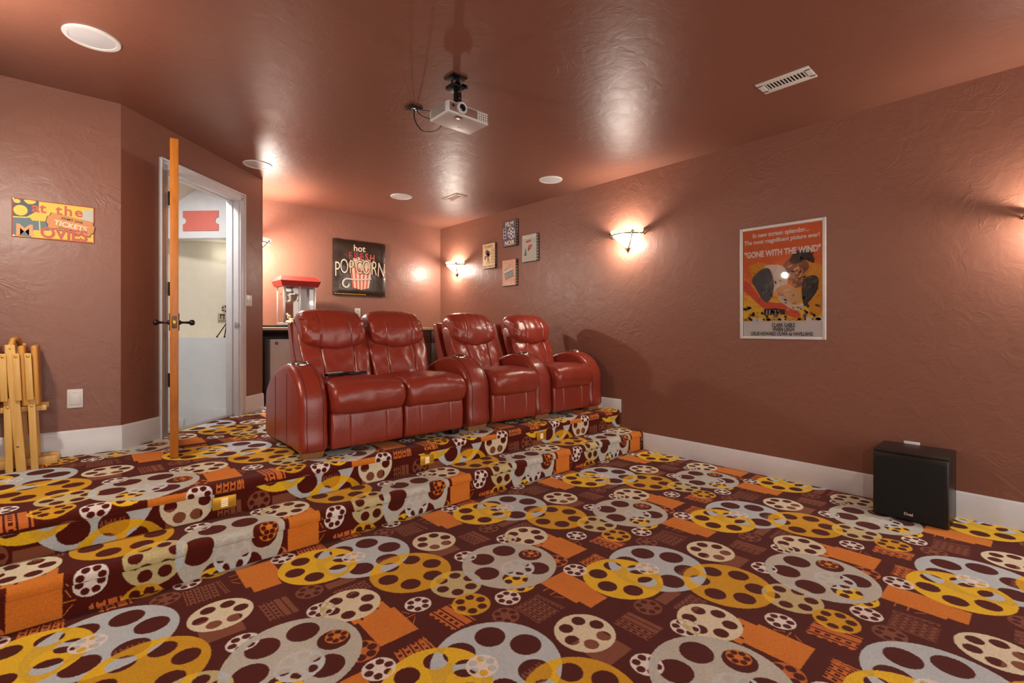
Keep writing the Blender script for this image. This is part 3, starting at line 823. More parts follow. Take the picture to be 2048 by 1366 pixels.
mb.box(-0.06, 0.06, -0.157, -0.11, -0.007, 0, 0.003); mb.box(-0.06, 0.06, 0.11, 0.157, -0.007, 0, 0.003); mb.build('frame', m_ventpaint, t)
mb = MB(); mb.box(-0.05, 0.05, -0.115, 0.115, -0.0015, 0, 0, 0)
for k in range(8): mb.box(-0.048, 0.048, -0.10+0.028*k, -0.088+0.028*k, -0.005, -0.0014, 0.001, 1)
mb.build('louvers', [m_projdark, m_ventpaint], t)

# ------------------------------------------------------------------ projector
t = thing('projector', 'silver video projector hanging from the ceiling on a black mount', 'projector', (1.757, 2.470, 2.50))
bx0, bx1, by0, by1, bh = -0.155, 0.155, -0.1, 0.105, 0.075
mb = MB(); mb.box(bx0, bx1, by0, by1, 0.0, bh, 0.012, seg=3)
mb.build('housing', m_proj, t)
mb = MB(); mb.box(bx0+0.012, bx1-0.008, by0-0.0015, by0+0.004, 0.012, bh-0.012, 0.001); fp = mb.build('front_panel', m_projbrown, t)
mb = MB()
Ml = Matrix.Translation((-0.062, by0, 0.042)) @ Matrix.Rotation(PI/2, 4, 'X')
mb.lathe([(0.022, 0.020), (0.030, 0.022), (0.035, 0.018), (0.036, 0.0), (0.040, -0.002)], 32, M=Ml)
mb.lathe([(0.0, 0.006), (0.012, 0.008), (0.013, 0.012), (0.018, 0.012), (0.018, 0.017), (0.023, 0.018)], 32, mi=1, M=Ml)
mb.build('lens_ring', [m_proj, m_black], t)
mb = MB(); mb.lathe([(0.0, 0.012), (0.008, 0.011), (0.0125, 0.009)], 24, M=Ml); mb.build('lens', m_lensglass, t)
mb = MB()
for i in range(5):
    for k in range(4):
        mb.box(0.062+0.0165*i, 0.074+0.0165*i, by0-0.003, by0, 0.013+0.0135*k, 0.023+0.0135*k, 0.001)
mb.build('exhaust_grille', m_white, t)
mb = MB()
for k in range(6): mb.box(bx0-0.002, bx0+0.003, by0+0.03, by1-0.02, 0.014+0.009*k, 0.019+0.009*k, 0.001)
mb.build('side_vent', m_projdark, t)
mb = MB(); mb.lathe([(0, 0.003), (0.009, 0.002), (0.010, 0)], 16, M=Matrix.Translation((-0.118, by0-0.001, 0.045)) @ Matrix.Rotation(PI/2, 4, 'X')); mb.build('sensor', m_black, t)
mb = MB(); mb.box(-0.085, -0.035, by0+0.01, by0+0.05, -0.003, 0.002, 0.003); mb.build('focus_cover', m_steel, t)
mb = MB(); mb.box(0.02, 0.055, 0.03, 0.055, -0.002, 0.001, 0.001); mb.build('sticker', m_white, t)
mb = MB()
mb.box(-0.045, 0.045, -0.03, 0.06, bh, bh+0.012, 0.002); mb.tube([(0.0, 0.02, bh+0.005), (0.005, 0.03, 0.20)], 0.026, 16)
mb.tube([(0.005, 0.03, 0.17), (0.01, 0.05, ZC-2.5-0.04)], 0.021, 16)
mb.box(-0.04, 0.05, 0.0, 0.10, 0.235, 0.258, 0.004); mb.box(-0.055, 0.065, 0.0, 0.015, 0.24, 0.262, 0.002); mb.tube([(0.01, 0.05, 0.25), (0.01, 0.05, ZC-2.5-0.002)], 0.022, 16)
for px, py in ((-0.045, -0.004), (0.055, -0.004), (0.005, -0.004)): mb.tube([(px, py, 0.25), (px, py-0.006, 0.25)], 0.008, 10, mi=1)
for px, pz in ((-0.004, 0.20), (0.012, 0.20), (0.0, 0.16), (0.015, 0.15)): mb.tube([(px, 0.005, pz), (px, -0.002, pz)], 0.005, 8, mi=1)
mb.build('mount', [m_blackmetal, m_chrome], t)
mb = MB(); mb.box(-0.05, 0.06, -0.005, 0.105, ZC-2.5-0.006, ZC-2.5, 0.002); mb.build('ceiling_plate', m_blackmetal, t)
# cable plate in the ceiling, cables
t2 = thing('cable_plate', 'black cable outlet plate on the ceiling beside the projector', 'outlet', (1.772, 3.056, ZC))
mb = MB(); mb.box(-0.05, 0.05, -0.045, 0.045, -0.010, 0, 0.003); mb.build('plate', m_black, t2)
mb = MB(); mb.lathe([(0.012, -0.012), (0.018, -0.018), (0.02, -0.010)], 16); mb.box(0.02, 0.045, -0.03, 0.02, -0.013, -0.008, 0.001, 1); mb.build('grommet', [m_steel, m_projdark], t2)
def cable(name, pts, r, label):
    mb = MB(); P = [Vector(p) for p in pts]; out = []
    for i in range(len(P)-1):
        p0, p1, p2, p3 = P[max(i-1, 0)], P[i], P[i+1], P[min(i+2, len(P)-1)]
        for k in range(8):
            u = k/8; out.append(0.5*((2*p1)+(-p0+p2)*u+(2*p0-5*p1+4*p2-p3)*u*u+(-p0+3*p1-3*p2+p3)*u**3))
    out.append(P[-1]); mb.tube(out, r, 8)
    return tag(mb.build(name, m_black), label, 'cable', 'cables from the ceiling outlet to the projector')
cable('cable', [(1.772, 3.05, 2.79), (1.76, 3.02, 2.70), (1.755, 2.90, 2.585), (1.75, 2.72, 2.535), (1.72, 2.60, 2.54), (1.72, 2.5775, 2.54)], 0.004, 'black cable drooping lowest between the ceiling outlet and the projector')
cable('cable', [(1.785, 3.04, 2.79), (1.785, 2.98, 2.73), (1.78, 2.85, 2.66), (1.775, 2.70, 2.585), (1.77, 2.60, 2.55), (1.77, 2.5775, 2.55)], 0.0035, 'black cable hanging middle between the ceiling outlet and the projector')
cable('cable', [(1.80, 3.03, 2.79), (1.81, 2.95, 2.76), (1.82, 2.80, 2.69), (1.83, 2.65, 2.60), (1.83, 2.5775, 2.545)], 0.0035, 'black cable running straightest from the ceiling outlet to the projector')

# ------------------------------------------------------------------ seating
ARM = [(0.005, 0.05), (0.0, 0.20), (0.0, 0.36), (0.028, 0.445), (0.10, 0.532), (0.21, 0.588), (0.33, 0.602), (0.46, 0.580), (0.60, 0.528), (0.72, 0.452), (0.79, 0.36), (0.80, 0.20), (0.795, 0.05), (0.60, 0.045), (0.40, 0.045), (0.2, 0.045)]
def arm_part(root, x0, x1, outer=None):
    def df(p, u):
        z = p.z
        if z > 0.4: z += 0.012*math.sin(PI*min(max(u, 0), 1))*(z-0.4)/0.2
        y = p.y
        if p.y < 0.1: y -= 0.010*math.sin(PI*min(max(u, 0), 1))
        return (p.x, y, z)
    mb = MB(); mb.puff(ARM, x0, x1, 0.035, 12, 96, df)
    a = mb.build('armrest', m_leather, root)
    # seams: along the front edges of the front/top panel
    mb = MB()
    pr = spline(ARM, 96)
    path_idx = [p for p in pr if p[1] > 0.06 and (p[0] < 0.62)]
    for xx in (x0+0.040, x1-0.040):
        pts = [Vector((xx, y, z)) for y, z in path_idx]
        # push slightly out of the surface
        pts2 = []
        for p in pts:
            q = Vector(df(p, (xx-x0)/(x1-x0))); pts2.append(Vector((q.x, q.y-0.0012 if p.z < 0.5 else q.y, q.z+(0.001 if p.z > 0.45 else 0))))
        mb.tube(pts2, 0.0022, 6)
    if outer is not None:
        for yy in (0.27, 0.53):
            zt = max(z for y, z in pr if abs(y-yy) < 0.03)
            mb.tube([(outer, yy, 0.07), (outer, yy, zt-0.06), (outer+0.004*(1 if outer < (x0+x1)/2 else -1), yy, zt-0.035)], 0.0022, 6)
    mb.build('seam', m_seam, a)
    # cup holder let into the top of the arm
    cx = (x0+x1)/2; cy = 0.275; zt = 0.602+0.0115
    Mc = Matrix.Translation((cx, cy, zt)) @ Matrix.Rotation(math.radians(4), 4, 'X')
    mb = MB(); mb.lathe([(0.047, 0.001), (0.050, 0.006), (0.056, 0.007), (0.060, 0.003), (0.060, -0.012)], 36, M=Mc)
    c_ = mb.build('cup_holder', m_chrome, a)
    mb = MB(); mb.lathe([(0.0, -0.002), (0.020, -0.001), (0.047, 0.001), (0.0475, 0.004)], 36, M=Mc); mb.build('cup_well', m_darkcup, a) if False else None
    mb2 = MB(); mb2.lathe([(0.0, 0.0015), (0.03, 0.0015), (0.0485, 0.003)], 36, M=Mc)
    w = mb2.build('cup_well', m_darkcup, a)
    # feet
    for yy in (0.02, 0.66):
        mb = MB(); fx0, fx1 = x0+0.018, x1-0.018
        mb.add([(fx0+0.012, yy+0.012, 0), (fx1-0.012, yy+0.012, 0), (fx1-0.012, yy+0.075, 0), (fx0+0.012, yy+0.075, 0), (fx0, yy, 0.056), (fx1, yy, 0.056), (fx1, yy+0.085, 0.056), (fx0, yy+0.085, 0.056)],
               [[0, 3, 2, 1], [4, 5, 6, 7], [0, 1, 5, 4], [1, 2, 6, 5], [2, 3, 7, 6], [3, 0, 4, 7]])
        mb.build('foot', m_footwood, root)
SEAT = [(-0.055, 0.30), (-0.080, 0.375), (-0.055, 0.445), (0.02, 0.480), (0.15, 0.492), (0.32, 0.484), (0.50, 0.475), (0.60, 0.45), (0.60, 0.33), (0.45, 0.29), (0.2, 0.275), (0.02, 0.268)]
FOOTR = [(-0.012, 0.06), (-0.020, 0.12), (-0.020, 0.20), (-0.012, 0.275), (0.01, 0.292), (0.05, 0.285), (0.06, 0.17), (0.05, 0.055), (0.01, 0.045)]
BACK = [(0.44, 0.43), (0.475, 0.55), (0.525, 0.67), (0.580, 0.78), (0.625, 0.86), (0.70, 0.90), (0.76, 0.86), (0.72, 0.74), (0.66, 0.58), (0.60, 0.42), (0.52, 0.38)]
HEAD = [(0.548, 0.738), (0.508, 0.775), (0.512, 0.850), (0.560, 0.935), (0.635, 0.995), (0.715, 1.003), (0.780, 0.955), (0.790, 0.85), (0.745, 0.765), (0.640, 0.728)]
FRAME = [(0.62, 0.30), (0.70, 0.50), (0.80, 0.72), (0.865, 0.885), (0.90, 0.905), (0.935, 0.885), (0.88, 0.68), (0.80, 0.44), (0.74, 0.28)]
def seat_parts(root, x0, x1, seed=0):
    rnd = random.Random(seed)
    w = x1-x0
    def wr(p, amp, f):
        return amp*noise.noise(Vector((p.x*f+seed*3.1, p.y*f, p.z*f)))
    def dseat(p, u):
        s = math.sin(PI*min(max(u, 0), 1))
        z = p.z+(0.018*s if p.z > 0.38 else -0.01*s*0)
        y = p.y-0.012*s*(1 if p.y < 0.1 else 0)
        z += wr(p, 0.006, 9); y += wr(p, 0.004, 14)
        if p.z > 0.44 and p.y > 0.0: z -= 0.004*math.exp(-((p.y-0.06)/0.012)**2)
        return (p.x, y, z)
    mb = MB(); mb.puff(SEAT, x0+0.004, x1-0.004, 0.045, 30, 72, dseat); mb.build('seat_cushion', m_leather, root)
    def dfoot(p, u):
        y = p.y
        for us in (0.25, 0.75): y += 0.005*math.exp(-((u-us)/0.008)**2) if p.y < 0.03 else 0
        return (p.x, y+wr(p, 0.003, 8), p.z)
    mb = MB(); mb.puff(FOOTR, x0+0.006, x1-0.006, 0.02, 70, 48, dfoot); mb.build('footrest', m_leather, root)
    def dback(p, u):
        s = math.sin(PI*min(max(u, 0), 1)); y = p.y
        if p.y < 0.60+0.5*(p.z-0.75):
            y -= 0.022*s
            for us in (0.27, 0.73): y += 0.014*math.exp(-((u-us-0.04*(p.z-0.6))/0.013)**2)
            y += 0.010*noise.noise(Vector((p.x*10+seed, p.z*5+p.x*8, seed*1.7)))+wr(p, 0.010, 13)
        xx = x0+w/2+(p.x-x0-w/2)*(1.0+0.05*math.sin(PI*min(max((p.z-0.56)/0.32, 0), 1)))
        return (xx, y, p.z)
    mb = MB(); mb.puff(BACK, x0-0.002, x1-0.022, 0.05, 70, 80, dback); mb.build('backrest', m_leather, root)
    def dhead(p, u):
        s = math.sin(PI*min(max(u, 0), 1)); y, z = p.y, p.z
        if z < 0.86: z -= 0.050*(s**1.2)*min(1.0, (0.86-z)/0.10)
        if z > 0.93: z -= 0.030*(1-s)**2*1.0
        if y < 0.66: y -= 0.018*s
        for us in (0.26, 0.74): y += 0.008*math.exp(-((u-us)/0.012)**2) if y < 0.68 else 0
        edge = (1-s)
        y += 0.012*edge*noise.noise(Vector((p.x*26+seed, p.z*30, 2.0)))+wr(p, 0.007, 12)
        z += 0.006*noise.noise(Vector((p.x*24+seed*2, p.y*8, 5.0)))
        return (p.x, y, z)
    mb = MB(); mb.puff(HEAD, x0-0.002, x1-0.045*(w/0.54), 0.055, 60, 80, dhead); mb.build('headrest', m_leather, root)
    mb = MB(); mb.puff(FRAME, x0+0.012, x1-0.012, 0.018, 8, 72); mb.build('back_frame', m_leather, root)
    mb = MB(); mb.box(x0+0.01, x1-0.01, 0.05, 0.72, 0.06, 0.30, 0.01); mb.build('base_frame', m_seam, root)
YS = 3.195
ls = thing('loveseat', 'two-seat red leather reclining loveseat with one armrest at its left end', 'sofa', (1.03, YS, ZP))
arm_part(ls, 0.0, 0.185, 0.0); seat_parts(ls, 0.190, 0.735, 1); seat_parts(ls, 0.735, 1.275, 2)
for yy in (0.03, 0.62):
    mb = MB(); mb.box(1.19, 1.26, yy, yy+0.07, 0, 0.07, 0.004); mb.build('foot', m_black, ls)
rc = thing('recliner', 'red leather theater recliner next to the loveseat, sharing its right armrest with the last seat', 'recliner chair', (2.355, YS, ZP))
arm_part(rc, 0.0, 0.235); seat_parts(rc, 0.240, 0.775, 3)
rc2 = thing('recliner', 'red leather theater recliner nearest the right wall, with two armrests', 'recliner chair', (3.135, YS, ZP))
arm_part(rc2, 0.0, 0.215); seat_parts(rc2, 0.220, 0.775, 4); arm_part(rc2, 0.780, 0.985)

# remote controls on the first seat
def remote(x, y, z, rz, L, w, label, dense):
    t = thing('remote_control', label, 'remote control', (x, y, z), rz, 'remote controls on the loveseat')
    mb = MB(); mb.box(-L/2, L/2, -w/2, w/2, 0.0, 0.02, 0.005); mb.build('case', m_black, t)
    mb = MB()
    if dense:
        for i in range(9):
            for k in range(3): mb.box(-L/2+0.014+i*(L-0.03)/9, -L/2+0.022+i*(L-0.03)/9, -w/2+0.007+k*0.013, -w/2+0.014+k*0.013, 0.019, 0.023, 0.001)
    else:
        mb.box(-0.012, 0.018, -0.012, 0.010, 0.019, 0.023, 0.001)
    mb.build('buttons', m_grille, t)
remote(1.395, 3.545, ZP+0.505, 0.35, 0.17, 0.045, 'slim black remote with many small grey buttons on the left loveseat cushion', True)
remote(1.560, 3.545, ZP+0.505, 0.12, 0.15, 0.05, 'plain black remote with one grey button on the left loveseat cushion', False)

# ------------------------------------------------------------------ counter along the back wall
CZ = 1.237
t = thing('counter_cabinet', 'dark wood counter cabinet along the back wall with an open fridge bay', 'cabinet', (1.43, 5.86, ZP))
CW = XW-1.43-0.006; CH = CZ-0.035-ZP; D = YB-5.86-0.02
mb = MB()
mb.box(0.0, 0.055, 0.0, D, 0, CH, 0.002); mb.box(0.66, 0.70, 0.0, D, 0, CH, 0.002); mb.box(CW-0.04, CW, 0.0, D, 0, CH, 0.002)
mb.box(0.05, 0.67, D-0.02, D, 0, CH); mb.box(0.69, CW-0.03, 0.02, D, 0.08, CH)
mb.build('carcass', m_cab, t)
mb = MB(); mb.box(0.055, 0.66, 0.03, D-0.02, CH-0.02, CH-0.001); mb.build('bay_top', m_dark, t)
n = 4; dw = (CW-0.74)/n
for i in range(n):
    xa = 0.70+dw*i
    mb = MB(); mb.box(xa+0.006, xa+dw-0.006, 0.0, 0.022, CH-0.17, CH-0.012, 0.003); d_ = mb.build('drawer', m_cab, t)
    mb = MB(); xm = xa+dw/2; mb.tube([(xm-0.05, 0.0, CH-0.09), (xm-0.05, -0.025, CH-0.09), (xm+0.05, -0.025, CH-0.09), (xm+0.05, 0.0, CH-0.09)], 0.005, 8); mb.build('drawer_pull', m_bronze, d_)
    mb = MB(); mb.box(xa+0.006, xa+dw-0.006, 0.0, 0.022, 0.09, CH-0.18, 0.003); d_ = mb.build('cabinet_door', m_cab, t)
    mb = MB(); mb.tube([(xm+0.1, 0.0, CH-0.24), (xm+0.1, -0.025, CH-0.24), (xm+0.1, -0.025, CH-0.34), (xm+0.1, 0.0, CH-0.34)], 0.005, 8); mb.build('door_pull', m_bronze, d_)
mb = MB(); mb.box(1.427, XW-0.004, 5.835, YB-0.004, CZ-0.035, CZ, 0.006)
tag(mb.build('countertop', m_counter), 'beige stone countertop over the dark cabinet at the back wall', 'countertop')
t = thing('mini_fridge', 'white mini fridge in the open bay under the counter', 'fridge', (1.575, 5.90, ZP))
mb = MB(); mb.box(0, 0.48, 0.045, 0.48, 0.0, 0.735, 0.008); mb.build('fridge_body', m_fridge, t)
mb = MB(); mb.box(0, 0.48, 0.0, 0.042, 0.02, 0.735, 0.01); fd = mb.build('fridge_door', m_fridge, t)
mb = MB(); mb.box(0.055, 0.085, -0.003, 0.002, 0.672, 0.702, 0.001, 0); mb.box(0.064, 0.076, -0.0045, 0.0, 0.681, 0.693, 0.0, 1); mb.build('badge', [m_black, m_grille], fd)
# tray and popcorn machine
mb = MB(); mb.prism([(-0.25, -0.24), (0.42, -0.24), (0.42, 0.2), (-0.25, 0.2)], 0.0, 0.008)
for a in ((-0.25, -0.24, 0.42, -0.23), (-0.25, 0.19, 0.42, 0.2), (-0.25, -0.24, -0.24, 0.2), (0.41, -0.24, 0.42, 0.2)): mb.box(a[0], a[2], a[1], a[3], 0.0, 0.022, 0.002)
o = mb.build('serving_tray', m_black, None, (1.735, 6.10, CZ)); tag(o, 'flat black tray on the counter under the popcorn machine', 'tray')
t = thing('popcorn_machine', 'countertop popcorn machine with a red roof and glass sides', 'popcorn machine', (1.737, 5.955, CZ+0.0085))
w, dp, H = 0.37, 0.28, 0.475
mb = MB(); mb.box(0, w, 0, dp, 0, 0.05, 0.004); mb.build('base', m_alu, t)
for x, y in ((0, 0), (w-0.022, 0), (0, dp-0.022), (w-0.022, dp-0.022)):
    mb = MB(); mb.box(x, x+0.022, y, y+0.022, 0.05, H, 0.002); mb.build('corner_post', m_alu, t)
mb = MB(); mb.box(0.17, 0.19, 0.0, 0.012, 0.05, H, 0.001); mb.build('door_rail', m_alu, t)
for q in ([(0.02, 0.006, 0.05), (w-0.02, 0.006, 0.05), (w-0.02, 0.006, H), (0.02, 0.006, H)], [(0.006, 0.02, 0.05), (0.006, dp-0.02, 0.05), (0.006, dp-0.02, H), (0.006, 0.02, H)], [(w-0.006, 0.02, 0.05), (w-0.006, dp-0.02, 0.05), (w-0.006, dp-0.02, H), (w-0.006, 0.02, H)]):
    mb = MB(); mb.add(q, [[0, 1, 2, 3]]); mb.build('glass_pane', m_glassy, t)
mb = MB(); mb.box(0.19, w-0.02, dp-0.012, dp-0.006, 0.05, H); mb.build('back_plate', m_alu, t)
mb = MB()
ro = [(-0.02, -0.02, H), (w+0.02, -0.02, H), (w+0.02, dp+0.02, H), (-0.02, dp+0.02, H), (-0.045, -0.045, H+0.065), (w+0.045, -0.045, H+0.065), (w+0.045, dp+0.045, H+0.065), (-0.045, dp+0.045, H+0.065),
      (-0.005, 0.05, H+0.125), (w+0.005, 0.05, H+0.125), (w+0.005, dp-0.05, H+0.125), (-0.005, dp-0.05, H+0.125)]
mb.add(ro, [[0, 3, 2, 1], [0, 1, 5, 4], [1, 2, 6, 5], [2, 3, 7, 6], [3, 0, 4, 7], [4, 5, 9, 8], [5, 6, 10, 9], [6, 7, 11, 10], [7, 4, 8, 11], [8, 9, 10, 11]])
rf = mb.build('roof', m_popred, t, sharp=20)
for i, ch in enumerate('POP'):
    mb = MB(); text_mb(mb, ch, 0.165+i*0.042, H+0.018, 0.034, y=-0.036, bold=0.001); mb.build('letter', m_black, rf)
mb = MB()
Mk = Matrix.Translation((0.105, 0.13, 0.29))
mb.lathe([(0.0, 0.0), (0.045, 0.004), (0.075, 0.03), (0.085, 0.075), (0.092, 0.08)], 32, M=Mk); mb.lathe([(0.086, 0.078), (0.11, 0.088), (0.11, 0.10), (0.0, 0.105)], 32, M=Mk)
mb.tube([(0.20, 0.08, 0.40), (0.20, 0.06, 0.34), (0.17, 0.06, 0.30)], 0.005, 8)
mb.build('kettle', m_steel, t)
mb = MB(); mb.box(0.05, 0.14, 0.09, 0.18, 0.40, H, 0.004); mb.build('motor_box', m_steel, t)
mb = MB()
rr = random.Random(3)
for k in range(70):
    c_ = (0.22+rr.uniform(-0.16, 0.12), 0.14+rr.uniform(-0.1, 0.1), 0.055+0.10*rr.random()**2)
    r_ = rr.uniform(0.010, 0.016)
    mb.lathe([(0.0, -r_), (r_*0.8, -r_*0.5), (r_, 0.1*r_), (r_*0.6, r_*0.8), (0.0, r_)], 7, M=Matrix.Translation(c_) @ Matrix.Rotation(rr.uniform(0, 3), 4, 'X'))
pc = mb.build('popcorn', ink(240, 226, 180), t); pc['kind'] = 'stuff'

# ------------------------------------------------------------------ wall plates
def plate(name, M_loc, rz, w, h, label, cat, kind):
    t = thing(name, label, cat, M_loc, rz)
    mb = MB(); mb.box(-w/2, w/2, -0.007, 0.002, -h/2, h/2, 0.002); mb.build('cover_plate', m_white, t)
    mb = MB()
    if kind == 'outlet':
        for z in (0.022, -0.022):
            mb.prism(circ(0, z, 0.016, 0.014), -0.0085, -0.006, 'y', 0)
            mb.box(-0.007, -0.005, -0.0092, -0.008, z-0.005, z+0.006, 0, 1); mb.box(0.005, 0.007, -0.0092, -0.008, z-0.005, z+0.006, 0, 1)
        mb.build('receptacle', [m_grille, m_black], t)
    elif kind == 'inlet':
        mb.box(-w*0.34, w*0.34, -0.011, -0.006, -h*0.32, h*0.34, 0.002); mb.box(-0.012, 0.012, -0.0125, -0.009, h*0.30, h*0.36, 0.001)
        mb.build('flap', m_white, t)
    else:
        for x in (-0.025, 0.025):
            mb = MB(); mb.box(x-0.006, x+0.006, -0.014, -0.006, -0.014, 0.010, 0.002); mb.build('toggle', m_white, t)
plate('vacuum_inlet', (-0.045, YF, 0.748), 0, 0.080, 0.126, 'square white hinged inlet plate low on the left wall beside the folding trays', 'wall plate', 'inlet')
c = A0+U*1.483
plate('light_switch', (c.x, c.y, 1.504), math.radians(45), 0.117, 0.112, 'double light switch plate beside the right door casing', 'light switch', 'switch')
plate('outlet', (2.864, YB, 1.445), 0, 0.080, 0.122, 'white outlet plate on the back wall just behind the loveseat headrests', 'outlet', 'outlet')
plate('outlet', (XW, 0.645, 0.385), -PI/2, 0.085, 0.12, 'white outlet plate on the right wall hidden behind the black speaker', 'outlet', 'outlet')

# step lights in the upper riser
def step_light(x, label):
    t = thing('step_light', label, 'step light', (x, Y2-0.004, 0.262), 0, 'brass step lights in the upper riser')
    mb = MB(); mb.box(-0.057, 0.057, -0.006, 0.002, -0.034, 0.034, 0.0015); mb.build('cover_plate', m_brassplate, t)
    mb = MB()
    for k in range(5): mb.box(-0.017, 0.017, -0.009, -0.004, -0.022+0.0098*k, -0.017+0.0098*k, 0.001)
    mb.build('louvers', m_white if False else emit_mat('step_glow', (1, 0.85, 0.6, 1), 0.35), t)
    for s in (-1, 1):
        mb = MB(); mb.lathe([(0, 0.002), (0.003, 0.0015), (0.0035, 0)], 10, M=Matrix.Translation((s*0.030, -0.006, 0)) @ Matrix.Rotation(PI/2, 4, 'X')); mb.build('screw', m_brass, t)
step_light(0.578, 'brass step light nearest the left, in the upper riser below the loveseat armrest')
step_light(1.868, 'brass step light in the middle, in the upper riser below the loveseat seats')
step_light(3.048, 'brass step light farthest right, in the upper riser below the recliners')

# ------------------------------------------------------------------ subwoofer
t = thing('subwoofer', 'black box subwoofer on the carpet against the right wall', 'speaker', (3.882, 0.605, 0.0), -PI/2)
sw, sh, sd = 0.186, 0.432, 0.333
mb = MB(); mb.box(-sw, sw, 0.022, sd, 0.0, sh-0.018, 0.002); mb.build('cabinet', m_subwood, t)
mb = MB(); mb.box(-sw-0.001, sw+0.001, 0.020, sd, sh-0.018, sh, 0.003); mb.build('top_panel', m_subtop, t)
mb = MB(); mb.box(-sw, sw, 0.0, 0.020, 0.004, sh-0.020, 0.008, seg=3)
g = mb.build('grille_frame', m_subwood, t)
mb = MB(); mb.box(-sw+0.018, sw-0.012, -0.003, 0.004, 0.012, sh-0.045, 0.003); mb.build('grille_cloth', m_cloth, t)
mb = MB(); text_mb(mb, 'Dual', -0.002, 0.042, 0.024, y=-0.005, bold=0.0006); mb.build('logo', simple('logo_silver', srgb(222, 196, 170), 0.4), t)

# ------------------------------------------------------------------ pictures
def frame_thing(name, label, cat, loc, rz, group=None): return thing(name, label, cat, loc, rz, group)
# tall movie poster
PW, PH = 0.642, 0.938
t = frame_thing('framed_poster', 'tall framed orange movie poster with white border on the right wall', 'poster', (XW, 1.473, 1.6015), -PI/2)
hw, hh, fb = PW/2, PH/2, 0.022
mb = MB()
mb.box(-hw, -hw+fb, -0.020, 0, -hh, hh, 0.003); mb.box(hw-fb, hw, -0.020, 0, -hh, hh, 0.003); mb.box(-hw+fb, hw-fb, -0.020, 0, -hh, -hh+fb, 0.003); mb.box(-hw+fb, hw-fb, -0.020, 0, hh-fb, hh, 0.003)
mb.build('frame', simple('poster_frame', srgb(206, 202, 200), 0.35), t)
# painted print: generic sunset colours, loose painterly masses
def poster_mat():
    m, nt, bs = base_mat('poster_print_sky')
    tc = nt.new('ShaderNodeTexCoord'); P = tc.outputs['Object']
    s = nt.new('ShaderNodeSeparateXYZ'); nt.l.new(P, s.inputs[0])
    mp = nt.new('ShaderNodeMapping'); mp.inputs['Rotation'].default_value = (0, math.radians(38), 0); mp.inputs['Scale'].default_value = (5, 5, 22)
    nt.l.new(P, mp.inputs[0])
    br = nt.noise(mp.outputs[0], 2.2, 4.0, 0.6, 0.6)
    k = nt.math('ADD', nt.math('MULTIPLY', s.outputs[2], -2.2), nt.math('MULTIPLY_ADD', br.outputs[0], 1.5, -0.22))
    c = nt.ramp(k, [(0.15, srgb(226, 104, 34)), (0.5, srgb(232, 124, 38)), (0.72, srgb(240, 172, 44)), (0.95, srgb(242, 204, 52))])
    nt.l.new(c, bs.inputs['Base Color']); bs.inputs['Roughness'].default_value = 0.5
    return m
INK = [poster_mat(), ink(224, 224, 228), ink(80, 88, 98), ink(232, 224, 216), ink(222, 178, 126), ink(226, 96, 66), ink(48, 46, 46), ink(150, 92, 56), ink(226, 206, 190), ink(58, 40, 30), ink(226, 160, 40), ink(112, 98, 124), ink(250, 244, 240), ink(20, 18, 18), ink(228, 170, 60), ink(100, 116, 124)]
mb = MB()
iw = hw-0.024
def FX(u): return -hw+u*PW           # u from left 0..1
def FZ(v): return hh-v*PH            # v from top 0..1
flat(mb, [(-iw, FZ(0.83)), (iw, FZ(0.83)), (iw, hh-0.024), (-iw, hh-0.024)], -0.0040, 0)
flat(mb, [(-iw, -hh+0.024), (iw, -hh+0.024), (iw, FZ(0.83)), (-iw, FZ(0.83))], -0.0040, 1)
def P(pts): return [(FX(a), FZ(b)) for a, b in pts]
yy = -0.0044
def inside(pt, pg):
    x, y = pt; c = False
    for i in range(len(pg)):
        x1, y1 = pg[i]; x2, y2 = pg[i-1]
        if (y1 > y) != (y2 > y) and x < (x2-x1)*(y-y1)/(y2-y1)+x1: c = not c
    return c
